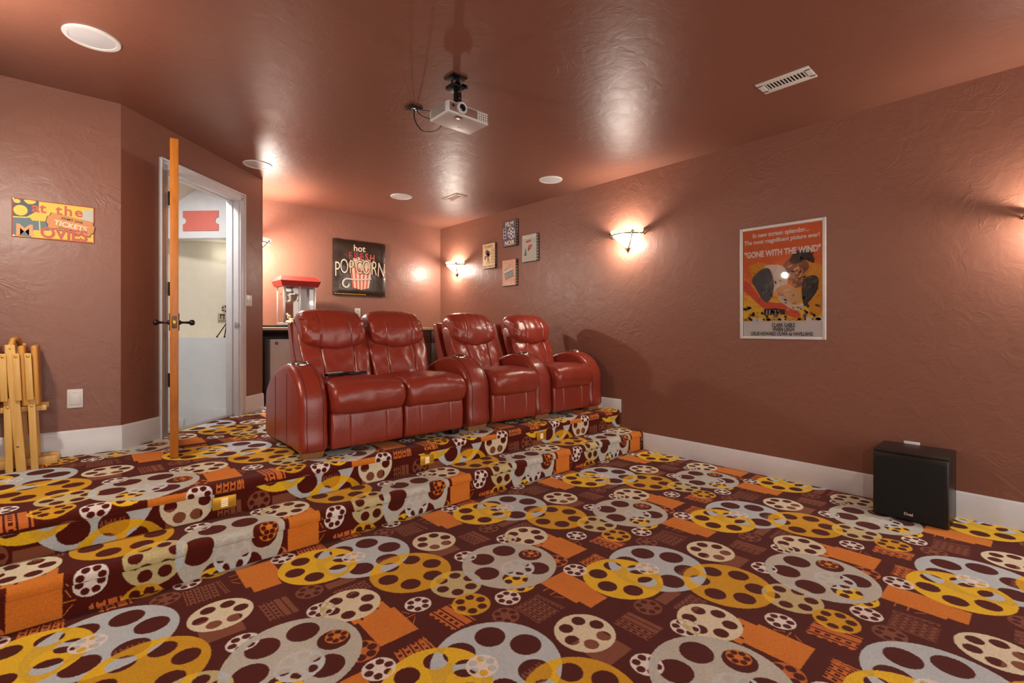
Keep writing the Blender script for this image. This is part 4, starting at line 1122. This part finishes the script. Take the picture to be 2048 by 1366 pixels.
MASS = [  # loose colour masses, back to front: (ink choices, outline, stroke direction)
    ((10, 10, 14), [(0.70, 0.38), (0.90, 0.37), (0.97, 0.44), (0.97, 0.74), (0.86, 0.80), (0.74, 0.60)], 0.9),
    ((10, 14), [(0.12, 0.35), (0.25, 0.32), (0.36, 0.36), (0.28, 0.46), (0.18, 0.46)], 2.3),
    ((5, 5, 7), [(0.04, 0.47), (0.12, 0.50), (0.24, 0.62), (0.40, 0.68), (0.58, 0.69), (0.72, 0.78), (0.70, 0.83), (0.60, 0.80), (0.44, 0.77), (0.28, 0.72), (0.12, 0.61), (0.04, 0.56)], -0.5),
    ((7, 7, 4), [(0.52, 0.38), (0.60, 0.31), (0.76, 0.33), (0.82, 0.39), (0.76, 0.45), (0.64, 0.50), (0.56, 0.47)], 0.9),
    ((3, 3, 8), [(0.30, 0.37), (0.44, 0.35), (0.54, 0.38), (0.58, 0.46), (0.56, 0.58), (0.48, 0.62), (0.40, 0.56)], -1.2),
    ((2, 2, 6, 15), [(0.15, 0.47), (0.25, 0.39), (0.36, 0.38), (0.42, 0.50), (0.40, 0.61), (0.35, 0.67), (0.28, 0.65), (0.20, 0.55)], 1.2),
    ((6, 6, 9, 2), [(0.60, 0.33), (0.67, 0.255), (0.78, 0.245), (0.86, 0.30), (0.87, 0.365), (0.78, 0.33), (0.68, 0.36)], 0.2),
    ((7, 4), [(0.64, 0.50), (0.72, 0.455), (0.80, 0.47), (0.76, 0.54), (0.66, 0.56)], 0.4),
    ((6, 6, 2), [(0.76, 0.50), (0.86, 0.465), (0.92, 0.50), (0.90, 0.60), (0.82, 0.68), (0.77, 0.72), (0.74, 0.62)], 1.0),
    ((4, 4, 8), [(0.44, 0.57), (0.56, 0.53), (0.66, 0.56), (0.72, 0.60), (0.72, 0.68), (0.62, 0.70), (0.50, 0.65)], 0.3),
    ((8, 12), [(0.48, 0.62), (0.58, 0.66), (0.66, 0.71), (0.74, 0.69), (0.745, 0.74), (0.68, 0.755), (0.58, 0.72), (0.48, 0.66)], -0.6)]
rq = random.Random(4)
for inks_, pg, ang in MASS:
    flat(mb, P([p for p in pg]), yy, inks_[0], 40); yy -= 0.00012
    us = [p[0] for p in pg]; vs_ = [p[1] for p in pg]
    for k in range(60):
        u, v = rq.uniform(min(us), max(us)), rq.uniform(min(vs_), max(vs_))
        if not inside((u, v), pg): continue
        a = ang+rq.uniform(-0.5, 0.5); L_ = rq.uniform(0.018, 0.05); w_ = rq.uniform(0.003, 0.009)
        cx_, cz_ = FX(u), FZ(v); ca, sa = math.cos(a), math.sin(a)
        flat(mb, [(cx_-ca*L_/2, cz_-sa*L_/2), (cx_-sa*w_, cz_+ca*w_), (cx_+ca*L_/2, cz_+sa*L_/2), (cx_+sa*w_, cz_-ca*w_)], yy-0.00004*(k % 3), rq.choice(inks_), 12)
    yy -= 0.00012
rp = random.Random(11)
# small dark daubs of a distant landscape strip
for k in range(46):
    u = rp.uniform(0.06, 0.95); v = rp.uniform(0.71, 0.81)
    if 0.60 < u < 0.74: continue
    if v < 0.74 and 0.3 < u < 0.6: continue
    flat(mb, P([(u-rp.uniform(.008, .03), v), (u, v-rp.uniform(.006, .022)), (u+rp.uniform(.008, .03), v+0.004), (u+0.004, v+rp.uniform(.006, .022))]), yy, rp.choice([9, 13, 9, 11, 7, 10]), 16)
flat(mb, P([(0.30, 0.735), (0.44, 0.73), (0.55, 0.745), (0.55, 0.785), (0.30, 0.79)]), yy+0.0003, 9)
for k in range(5): flat(mb, P([(0.33+0.035*k, 0.745), (0.338+0.035*k, 0.745), (0.338+0.035*k, 0.785), (0.33+0.035*k, 0.785)]), yy, 12)
for k in range(14):
    u = 0.05+0.9*k/13+rp.uniform(-.02, .02); flat(mb, P([(u-0.05, 0.825), (u, 0.812), (u+0.05, 0.828), (u+0.02, 0.842), (u-0.03, 0.838)]), yy, rp.choice([10, 14, 1, 1, 10]), 20)
yt = -0.0066
text_mb(mb, 'In new screen splendor...', FX(0.49), FZ(0.092), 0.050, yt, 12, bold=0.0015, sx=0.84)
text_mb(mb, 'The most magnificent picture ever!', FX(0.495), FZ(0.150), 0.048, yt, 12, bold=0.0015, sx=0.83)
text_mb(mb, "DAVID O. SELZNICK'S", FX(0.30), FZ(0.197), 0.024, yt, 14, sx=0.8)
text_mb(mb, '"GONE WITH THE WIND"', FX(0.50), FZ(0.268), 0.068, yt, 12, bold=0.0030, sx=0.72)
text_mb(mb, 'CLARK GABLE', FX(0.53), FZ(0.893), 0.044, yt, 13, sx=0.62, bold=0.0008)
text_mb(mb, 'VIVIEN LEIGH', FX(0.53), FZ(0.930), 0.044, yt, 13, sx=0.62, bold=0.0008)
text_mb(mb, 'LESLIE HOWARD OLIVIA de HAVILLAND', FX(0.50), FZ(0.967), 0.041, yt, 13, sx=0.635, bold=0.0007)
mb.build('print', INK, t)
mb = MB(); mb.add([(-iw, -0.0115, -hh+0.023), (iw, -0.0115, -hh+0.023), (iw, -0.0115, hh-0.023), (-iw, -0.0115, hh-0.023)], [[0, 1, 2, 3]]); mb.build('glass_pane', m_glassy, t)
mb = MB(); mb.box(-iw, iw, -0.0035, -0.001, -hh+0.02, hh-0.02); mb.build('backing', m_white, t)

# four small film plaques
def plaque(label, y, z, bg, draw):
    t = frame_thing('film_plaque', label, 'wall plaque', (XW, y, z), -PI/2, 'small film plaques on the right wall')
    w, h, d = 0.27, 0.346, 0.034
    mb = MB(); mb.box(-w/2, w/2, -d, 0.002, -h/2, h/2, 0.001)
    mb.build('block', ink(30, 26, 26), t)
    mb = MB(); mb.box(-w/2+0.003, w/2-0.003, -d-0.0008, -d, -h/2+0.003, h/2-0.003); mats = [bg]
    draw(mb, mats, w, h, -d-0.0010); mb.build('print', mats, t)
    mb = MB()
    for k in range(9): mb.box(w/2-0.0005, w/2+0.0008, -d+0.006, -0.008, -h/2+0.012+k*0.0375, -h/2+0.036+k*0.0375, 0, 0)
    mb.build('film_edge', ink(150, 142, 132), t)
def mat_i(mats, m):
    if m not in mats: mats.append(m)
    return mats.index(m)
def reel_art(mb, cx, cz, r, y, mi, hi):
    flat(mb, circ(cx, cz, r, n=32), y, mi)
    for k in range(6):
        a = PI/6+PI/3*k; flat(mb, circ(cx+0.62*r*math.cos(a), cz+0.62*r*math.sin(a), r*0.21, n=14), y-0.0005, hi)
    flat(mb, circ(cx, cz, r*0.13, n=12), y-0.0005, hi)
def d_noir(mb, mats, w, h, y):
    a = mat_i(mats, ink(226, 214, 200)); b = mat_i(mats, ink(60, 54, 62)); g = mat_i(mats, ink(196, 196, 204))
    text_mb(mb, 'FILM', 0, h*0.265, 0.088, y, a, bold=0.002, sx=0.95); text_mb(mb, 'NOIR', 0, -h*0.44, 0.082, y, a, bold=0.002, sx=0.95)
    reel_art(mb, 0.035, 0.004, 0.073, y, g, b)
    flat(mb, [(0.02, -0.066), (0.10, -0.045), (0.118, -0.052), (0.10, -0.062), (0.03, -0.085)], y, g)
    flat(mb, [(-0.122, -0.062), (-0.068, -0.062), (-0.068, 0.078), (-0.122, 0.078)], y, g)
    for k in range(3): flat(mb, [(-0.112, -0.052+k*0.045), (-0.078, -0.052+k*0.045), (-0.078, -0.020+k*0.045), (-0.112, -0.020+k*0.045)], y-0.0005, b)
def d_classic(mb, mats, w, h, y):
    a = mat_i(mats, ink(58, 46, 52)); g = mat_i(mats, ink(96, 82, 92))
    text_mb(mb, 'CLASSIC', 0, h*0.33, 0.052, y, a, bold=0.0006, sx=0.95); text_mb(mb, 'HOLLYWOOD', 0, -h*0.46, 0.042, y, a, bold=0.0006, sx=0.92)
    flat(mb, circ(-0.04, 0.055, 0.036, n=24), y, g); flat(mb, circ(0.0, 0.035, 0.034, n=24), y, g); flat(mb, [(-0.05, -0.02), (0.015, -0.02), (0.015, 0.03), (-0.05, 0.03)], y, g)
    flat(mb, [(-0.05, 0.0), (-0.085, -0.022), (-0.085, 0.012)], y, a); flat(mb, circ(-0.075, -0.03, 0.016, n=14), y, a)
    for p in ((-0.05, -0.115), (-0.005, -0.11), (0.03, -0.115)): flat(mb, [(-0.018, -0.02), (-0.008, -0.02), (p[0]+0.008, p[1]), (p[0], p[1])], y, a)
    for k in range(5):
        z0 = -0.105+k*0.042
        for (xa, xb, za, zb) in ((0.065, 0.072, z0, z0+0.038), (0.105, 0.112, z0, z0+0.038), (0.065, 0.112, z0, z0+0.006)): flat(mb, [(xa, za), (xb, za), (xb, zb), (xa, zb)], y, a)
def d_prod(mb, mats, w, h, y):
    a = mat_i(mats, ink(214, 206, 206)); r = mat_i(mats, ink(176, 76, 66)); g = mat_i(mats, ink(96, 92, 92)); l = mat_i(mats, ink(170, 172, 172)); bk = mat_i(mats, ink(40, 38, 40))
    text_mb(mb, 'PRODUCER', 0, h*0.355, 0.050, y, a, bold=0.0016, sx=0.90); text_mb(mb, 'DIRECTOR', 0, -h*0.44, 0.052, y, l, bold=0.0008, sx=0.92)
    flat(mb, [(-0.06, 0.068), (0.03, 0.078), (0.03, 0.105), (-0.06, 0.095)], y, r)
    flat(mb, [(-0.03, -0.005), (0.06, 0.025), (0.05, 0.04), (-0.02, 0.03)], y, r); flat(mb, [(-0.03, -0.005), (0.06, 0.01), (-0.02, -0.04)], y, r)
    flat(mb, [(-0.055, 0.07), (-0.048, 0.07), (-0.02, -0.05), (-0.028, -0.05)], y, a); flat(mb, [(0.06, 0.05), (0.066, 0.046), (-0.04, -0.055), (-0.046, -0.05)], y, a)
    flat(mb, [(-0.088, -0.085), (-0.048, -0.085), (-0.062, 0.0), (-0.072, 0.0)], y, g); flat(mb, [(-0.09, -0.09), (-0.046, -0.09), (-0.046, -0.078), (-0.09, -0.078)], y-0.0004, bk)
def d_music(mb, mats, w, h, y):
    a = mat_i(mats, ink(216, 204, 196)); p = mat_i(mats, ink(196, 160, 146)); g = mat_i(mats, ink(112, 122, 126)); l = mat_i(mats, ink(206, 204, 196)); bk = mat_i(mats, ink(44, 42, 42))
    text_mb(mb, 'TAKE ONE', 0, h*0.355, 0.050, y, p, bold=0.0012, sx=0.92); text_mb(mb, 'MUSICAL', 0, -h*0.455, 0.056, y, a, bold=0.002, sx=0.95)
    M2 = Matrix.Translation((0.0, 0, -0.012)) @ Matrix.Rotation(math.radians(-14), 4, 'Y')
    flat(mb, [(-0.085, -0.062), (0.085, -0.062), (0.085, 0.03), (-0.085, 0.03)], y, g, M=M2)
    for k in range(3): flat(mb, [(-0.075, -0.04+k*0.02), (0.075, -0.04+k*0.02), (0.075, -0.036+k*0.02), (-0.075, -0.036+k*0.02)], y-0.0005, l, M=M2)
    flat(mb, [(-0.085, 0.032), (0.085, 0.032), (0.085, 0.052), (-0.085, 0.052)], y, l, M=M2)
    M3 = M2 @ Matrix.Translation((-0.085, 0, 0.052)) @ Matrix.Rotation(math.radians(-16), 4, 'Y')
    flat(mb, [(0, 0), (0.165, 0), (0.165, 0.02), (0, 0.02)], y, l, M=M3)
    for k in range(4): flat(mb, [(0.015+0.04*k, 0), (0.03+0.04*k, 0), (0.04+0.04*k, 0.02), (0.025+0.04*k, 0.02)], y-0.0005, bk, M=M3)
plaque('dark film noir plaque with a white film reel, topmost of the four plaques', 4.777, 2.480, ink(92, 82, 92), d_noir)
plaque('cream plaque with a dark old movie camera, left of the four plaques', 5.213, 2.230, ink(224, 196, 148), d_classic)
plaque('pale grey green plaque with a red folding chair, right of the four plaques', 4.399, 2.240, ink(176, 178, 168), d_prod)
plaque('peach plaque with a grey clapperboard, lowest of the four plaques', 4.787, 1.960, ink(214, 160, 134), d_music)

# embossed popcorn sign on the back wall
t = frame_thing('popcorn_sign', 'square dark embossed metal popcorn sign on the back wall', 'sign', (2.890, YB, 2.061), 0)
S_ = 0.765
mb = MB(); n = 18
vs = []; fs = []
for i in range(n+1):
    for k in range(n+1):
        x = -S_/2+S_*i/n; z = -S_/2+S_*k/n
        e = min(x+S_/2, S_/2-x, z+S_/2, S_/2-z)
        y = -0.034-0.006*math.sin(PI*min(1, e/0.08)/2)+0.006*noise.noise(Vector((x*6, 1.0, z*6)))
        if e < 1e-6: y = -0.024
        wob = 0.006*noise.noise(Vector((x*9, 4.0, z*9)))
        vs.append((x+(wob if 0 < i < n else wob*0.8), y, z+wob*0.6))
for i in range(n):
    for k in range(n):
        a = i*(n+1)+k; fs.append([a, a+1, a+n+2, a+n+1])
mb.add(vs, fs, 0, True)
mb.box(-S_/2+0.004, S_/2-0.004, -0.026, 0, -S_/2+0.004, S_/2-0.004)
mb.build('panel', simple('sign_dark', srgb(52, 36, 26), 0.28, 0.15, 0.6, bump=(9, 0.25, 0.02)), t)
mb = MB(); mats = [ink(232, 208, 184, 0.4), ink(176, 52, 46, 0.4), ink(206, 186, 150, 0.4), ink(204, 96, 74, 0.4), ink(196, 190, 182, 0.35), ink(228, 200, 176, 0.4), ink(50, 30, 22, 0.5)]
y = -0.0475
# popcorn box
bx = lambda u, z: (u*(0.105+0.055*(z+0.36)/0.36), z)
for k in range(10):
    u0, u1 = -1+0.2*k, -1+0.2*(k+1)
    flat(mb, [bx(u0, -0.27-0.03*(1-abs(u0))), bx(u1, -0.27-0.03*(1-abs(u1))), bx(u1, 0.05), bx(u0, 0.05)], y, 3 if k % 2 == 0 else 5, t=0.003)
rp = random.Random(5)
for k in range(70):
    a = rp.uniform(0, PI); q = rp.random()**0.6
    flat(mb, circ(0.01+0.175*q*math.cos(a), 0.02+0.115*q*math.sin(a), rp.uniform(0.016, 0.03), n=9), y-0.001-0.0004*rp.random(), 2 if rp.random() < 0.75 else 5, t=0.003)
text_mb(mb, 'hot', -0.02, 0.235, 0.125, y-0.004, 0, ext=0.002, bold=0.001)
for ch, x, z, s_, r_ in (('F', -0.15, 0.12, 0.13, 0.08), ('R', -0.07, 0.125, 0.13, 0.0), ('E', 0.01, 0.125, 0.13, 0), ('S', 0.085, 0.125, 0.13, 0), ('H', 0.165, 0.115, 0.13, -0.06)):
    text_mb(mb, ch, 0, 0, s_, 0, 1 if ch in 'FRE' else 3, ext=0.002, bold=0.002, sx=0.8, M=Matrix.Translation((x, y-0.005, z)) @ Matrix.Rotation(-r_, 4, 'Y'))
for ch, x, z, s_, sx, r_ in (('P', -0.335, -0.13, 0.29, 0.52, 0.0), ('O', -0.235, -0.085, 0.29, 0.52, 0.04), ('P', -0.135, -0.08, 0.27, 0.52, 0), ('C', -0.03, -0.075, 0.27, 0.55, 0), ('O', 0.075, -0.075, 0.29, 0.55, -0.04), ('R', 0.19, -0.08, 0.29, 0.55, -0.08), ('N', 0.30, -0.10, 0.30, 0.55, -0.06)):
    text_mb(mb, ch, 0, 0, s_, 0, 0, ext=0.002, bold=-0.003, sx=sx, M=Matrix.Translation((x, y-0.008, z)) @ Matrix.Rotation(-r_, 4, 'Y'))
    text_mb(mb, ch, 0.004, 0, s_, 0, 6, ext=0.002, bold=0.006, sx=sx, M=Matrix.Translation((x, y-0.0062, z)) @ Matrix.Rotation(-r_, 4, 'Y'))
sw_ = []
for u in [k/24 for k in range(25)]:
    if u < 0.55:
        q = u/0.55; sw_.append((0.15-0.36*q, y-0.011, -0.135-0.02*q-0.015*math.sin(q*PI)))
    else:
        q = (u-0.55)/0.45; a = PI/2+q*1.5*PI; r = 0.065-0.025*q; sw_.append((-0.21+r*math.cos(a)*0.9, y-0.011, -0.225+r*math.sin(a)))
mb.strip(sw_, 0.006, 0.022, 4, side=Vector((0, 1, 0)))
mb.build('artwork', mats, t)
mb = MB()
for k in range(16): mb.box(-0.36+k*0.028, -0.34+k*0.028, -0.038, -0.030, -S_/2+0.014, -S_/2+0.024, 0.001)
mb.build('bottom_fringe', ink(196, 152, 60), t)

# tin movie sign on the left wall
t = frame_thing('movie_sign', 'yellow tin sign with red lettering and an orange ticket on the left wall', 'sign', (-0.144, YF, 1.925), 0)
mb = MB(); mb.box(-0.198, 0.198, -0.006, 0, -0.124, 0.124, 0.002); mb.build('backing', ink(166, 84, 52), t)
mats = [ink(228, 192, 76), ink(80, 84, 96), ink(226, 200, 84), ink(192, 92, 80), ink(206, 140, 84), ink(44, 34, 30), ink(226, 216, 190), ink(192, 190, 180), ink(224, 158, 110), ink(96, 116, 124)]
mb = MB(); y = -0.0062
flat(mb, [(-0.192, -0.118), (0.192, -0.118), (0.192, 0.118), (-0.192, 0.118)], y, 0); y -= 0.0004
flat(mb, [(0.13, -0.02), (0.192, -0.04), (0.192, 0.10), (0.165, 0.105), (0.135, 0.085), (0.13, 0.04)], y, 7)
flat(mb, [(-0.192, 0.118), (-0.075, 0.118), (-0.075, 0.06), (-0.11, 0.03), (-0.13, 0.012), (-0.192, 0.005)], y, 1)
flat(mb, [(-0.192, -0.002), (-0.115, 0.006), (-0.105, -0.01), (-0.03, -0.005), (-0.025, -0.065), (-0.10, -0.07), (-0.11, -0.118), (-0.192, -0.112)], y, 9); y -= 0.0004
flat(mb, circ(-0.158, 0.048, 0.032, 0.034, rot=-0.3), y, 2); flat(mb, circ(-0.174, 0.104, 0.016, 0.013), y, 2)
flat(mb, [(-0.142, 0.117), (-0.09, 0.117), (-0.10, 0.098), (-0.125, 0.095)], y, 2, 24)
flat(mb, [(-0.192, 0.006), (-0.13, 0.010), (-0.10, 0.03), (-0.10, 0.022), (-0.13, 0.003), (-0.192, -0.002)], y, 2)
flat(mb, [(-0.073, -0.065), (-0.067, -0.065), (-0.070, -0.005), (-0.075, -0.005)], y, 2); y -= 0.0004
R_ = Matrix.Translation((0.085, 0, 0.0)) @ Matrix.Rotation(math.radians(14), 4, 'Y')
text_mb(mb, 'at', -0.075, 0.048, 0.088, y, 3, bold=0.002); text_mb(mb, 'the', 0.072, 0.048, 0.088, y, 3, bold=0.002, spacing=1.2)
text_mb(mb, 'M', -0.140, -0.108, 0.098, y-0.001, 8, bold=0.003, sx=1.1); text_mb(mb, 'OVIES', 0.047, -0.112, 0.098, y-0.0022, 3, bold=0.003, sx=0.90); y -= 0.0004
tk = [(-0.105, -0.05), (0.105, -0.05), (0.107, -0.03), (0.118, -0.02), (0.118, 0.02), (0.107, 0.03), (0.105, 0.05), (-0.105, 0.05), (-0.107, 0.03), (-0.118, 0.02), (-0.118, -0.02), (-0.107, -0.03)]
R_ = Matrix.Translation((0.079, 0, -0.012)) @ Matrix.Rotation(math.radians(10), 4, 'Y')
flat(mb, [(a*1.03, b*1.06-0.002) for a, b in tk], y, 5, M=R_); flat(mb, tk, y-0.0004, 4, M=R_)
text_mb(mb, 'ADMIT ONE', 0.0, 0.024, 0.020, y-0.0008, 5, bold=0.0006, M=R_); text_mb(mb, 'TICKETS', 0.0, -0.022, 0.046, y-0.0008, 6, bold=0.001, sx=0.95, M=R_)
text_mb(mb, 'ANY TIME', -0.02, -0.042, 0.016, y-0.0008, 5, bold=0.0004, M=R_)
flat(mb, [(-0.03, -0.118), (0.19, -0.118), (0.19, -0.112), (-0.03, -0.112)], y-0.0004, 4)
mb.build('print', mats, t)
mb = MB()
for x in (-0.19, 0.19):
    for z in (-0.116, 0.116): mb.tube([(x, -0.006, z), (x, -0.009, z)], 0.003, 8)
mb.build('nail', m_steel, t)

# ------------------------------------------------------------------ folding tray tables on their stand
def slab(mb, xt, xb, z0, z1, th, y0, y1, bev=0.006, mi=0):
    """upright board whose top is shifted sideways"""
    bm = bmesh.new(); bmesh.ops.create_cube(bm, size=1.0)
    for v in bm.verts:
        f = v.co.z+0.5
        v.co = Vector((xb+(xt-xb)*f+v.co.x*th, (y0+y1)/2+v.co.y*(y1-y0), z0+(z1-z0)*f))
    bmesh.ops.bevel(bm, geom=list(bm.edges), offset=bev, segments=2, profile=0.5, affect='EDGES'); bm.verts.index_update()
    mb.add([v.co.copy() for v in bm.verts], [[v.index for v in f.verts] for f in bm.faces], mi, True); bm.free()
TZ = ZP
st = thing('tray_stand', 'light wood storage stand with a wide post holding the folded tray tables', 'tray stand', (-0.30, 4.2, ZP))
def rel(o, v): return v-o
ox, oy = -0.30, 4.2
mb = MB(); slab(mb, -0.328-ox, -0.279-ox, 0.0, 0.757, 0.044, 4.085-oy, 4.115-oy, 0.004); mb.build('post', m_tray, st)
mb = MB(); mb.box(-0.56-ox, -0.125-ox, 4.20-oy, 4.225-oy, 0.0, 0.05, 0.003); mb.build('foot_rail', m_tray, st)
mb = MB(); mb.box(-0.56-ox, -0.118-ox, 4.325-oy, 4.350-oy, 0.0, 0.05, 0.003); mb.build('foot_rail', m_tray, st)
mb = MB(); mb.box(-0.56-ox, -0.172-ox, 4.13-oy, 4.16-oy, 0.35, 0.383, 0.003); mb.box(-0.56-ox, -0.168-ox, 4.30-oy, 4.33-oy, 0.345, 0.383, 0.003); mb.build('cross_rail', m_tray, st)
mb = MB(); mb.box(-0.315-ox, -0.275-ox, 4.32-oy, 4.345-oy, 0.04, 0.76, 0.003); mb.build('rear_post', m_tray, st)
mb = MB(); mb.tube([(-0.325-ox, 4.10-oy, 0.745), (-0.318-ox, 4.12-oy, 0.785), (-0.312-ox, 4.2-oy, 0.79), (-0.308-ox, 4.30-oy, 0.785), (-0.30-ox, 4.335-oy, 0.745)], 0.014, 10); mb.build('carry_handle', m_traydark, st)
mb = MB(); mb.lathe([(0, 0.004), (0.005, 0.003), (0.006, 0)], 12, M=Matrix.Translation((-0.326-ox, 4.085-oy, 0.735)) @ Matrix.Rotation(PI/2, 4, 'X')); mb.build('bolt', m_brass, st)
mb = MB(); mb.box(-0.300-ox, -0.288-ox, 4.083-oy, 4.086-oy, 0.148, 0.153); mb.build('slot', m_dark, st)
def tray(label, xs, xsb, xu, xub, xl, xlb, thin, ly=4.094):
    t = thing('tray_table', label, 'folding table', (xs, 4.2, ZP), 0, 'folded wooden tray tables on the stand')
    ox, oy = xs, 4.2
    mb = MB(); slab(mb, xs-ox, xsb-ox, 0.385, 0.750, 0.030, 4.095-oy, 4.335-oy, 0.010); mb.build('tabletop', m_traydark, t)
    mb = MB(); slab(mb, xu-ox, xub-ox, 0.425, 0.705, thin, 4.07-oy, 4.093-oy, 0.002); mb.build('upper_leg', m_tray, t)
    mb = MB(); slab(mb, xl-ox, xlb-ox, 0.0, 0.38 if ly > 4.1 else 0.44, 0.034, ly-oy, ly+0.024-oy, 0.004); mb.build('lower_leg', m_tray, t)
    mb = MB(); slab(mb, xl+0.01-ox, xlb+0.01-ox, 0.02, 0.40, 0.02, 4.27-oy, 4.295-oy, 0.004); mb.build('rear_leg', m_tray, t)
    for x, z in ((xu, 0.688), ((xl*0.88+xlb*0.12), 0.388)):
        mb = MB(); mb.lathe([(0, 0.006), (0.006, 0.005), (0.0085, 0)], 14, M=Matrix.Translation((x-ox, 4.07-oy if z > 0.5 else ly-oy, z)) @ Matrix.Rotation(PI/2, 4, 'X'))
        mb.build('bolt', m_brass, t)
tray('folded wooden tray table at the far left of the stand, cut by the photo edge', -0.395, -0.385, -0.356, -0.349, -0.338, -0.330, 0.030)
tray('folded wooden tray table hanging just right of the wide post', -0.281, -0.264, -0.302, -0.290, -0.292, -0.276, 0.030, 4.235)
tray('folded wooden tray table at the right end of the stand, next to the wall inlet', -0.226, -0.214, -0.252, -0.240, -0.238, -0.222, 0.030)

# ------------------------------------------------------------------ lights
def area(name, loc, rot, sx, sy, e, col):
    L = bpy.data.lights.new(name, 'AREA'); L.shape = 'RECTANGLE'; L.size = sx; L.size_y = sy; L.energy = e; L.color = col
    o = bpy.data.objects.new(name, L); COL.objects.link(o); o.location = loc; o.rotation_euler = rot; return o
c = A0+U*0.75+W*0.35
area('hall_fill_light', (c.x, c.y, 2.70), (0, 0, 0), 0.25, 0.25, 20, (1.0, 0.97, 0.92))  # unseen area light added to light the hallway white, no fixture there
c = A0+U*(TR+0.25)+W*0.6
L = bpy.data.lights.new('niche_lamp', 'POINT'); L.energy = 0.6; L.color = (1.0, 0.95, 0.82); L.shadow_soft_size = 0.05
o = bpy.data.objects.new('niche_lamp', L); COL.objects.link(o); o.location = (c.x, c.y, 2.05)
w = bpy.data.worlds.new('World'); scene.world = w; w.use_nodes = True
bg = w.node_tree.nodes['Background']; bg.inputs[0].default_value = (1.0, 0.95, 0.90, 1); bg.inputs[1].default_value = 2.55

# ------------------------------------------------------------------ camera
cd = bpy.data.cameras.new('camera'); co = bpy.data.objects.new('camera', cd); COL.objects.link(co)
cd.sensor_width = 36.0; cd.lens = 963.0/2048*36.0; cd.clip_start = 0.02
cd.shift_y = -25.0/2048
co.location = (0, 0, 1.216)
co.rotation_euler = (PI/2, 0, -math.atan2(856, 963))
scene.camera = co
scene.view_settings.view_transform = 'Standard'; scene.view_settings.look = 'None'
scene.view_settings.gamma = 1.0; scene.view_settings.use_curve_mapping = False
scene.view_settings.exposure = 0.0
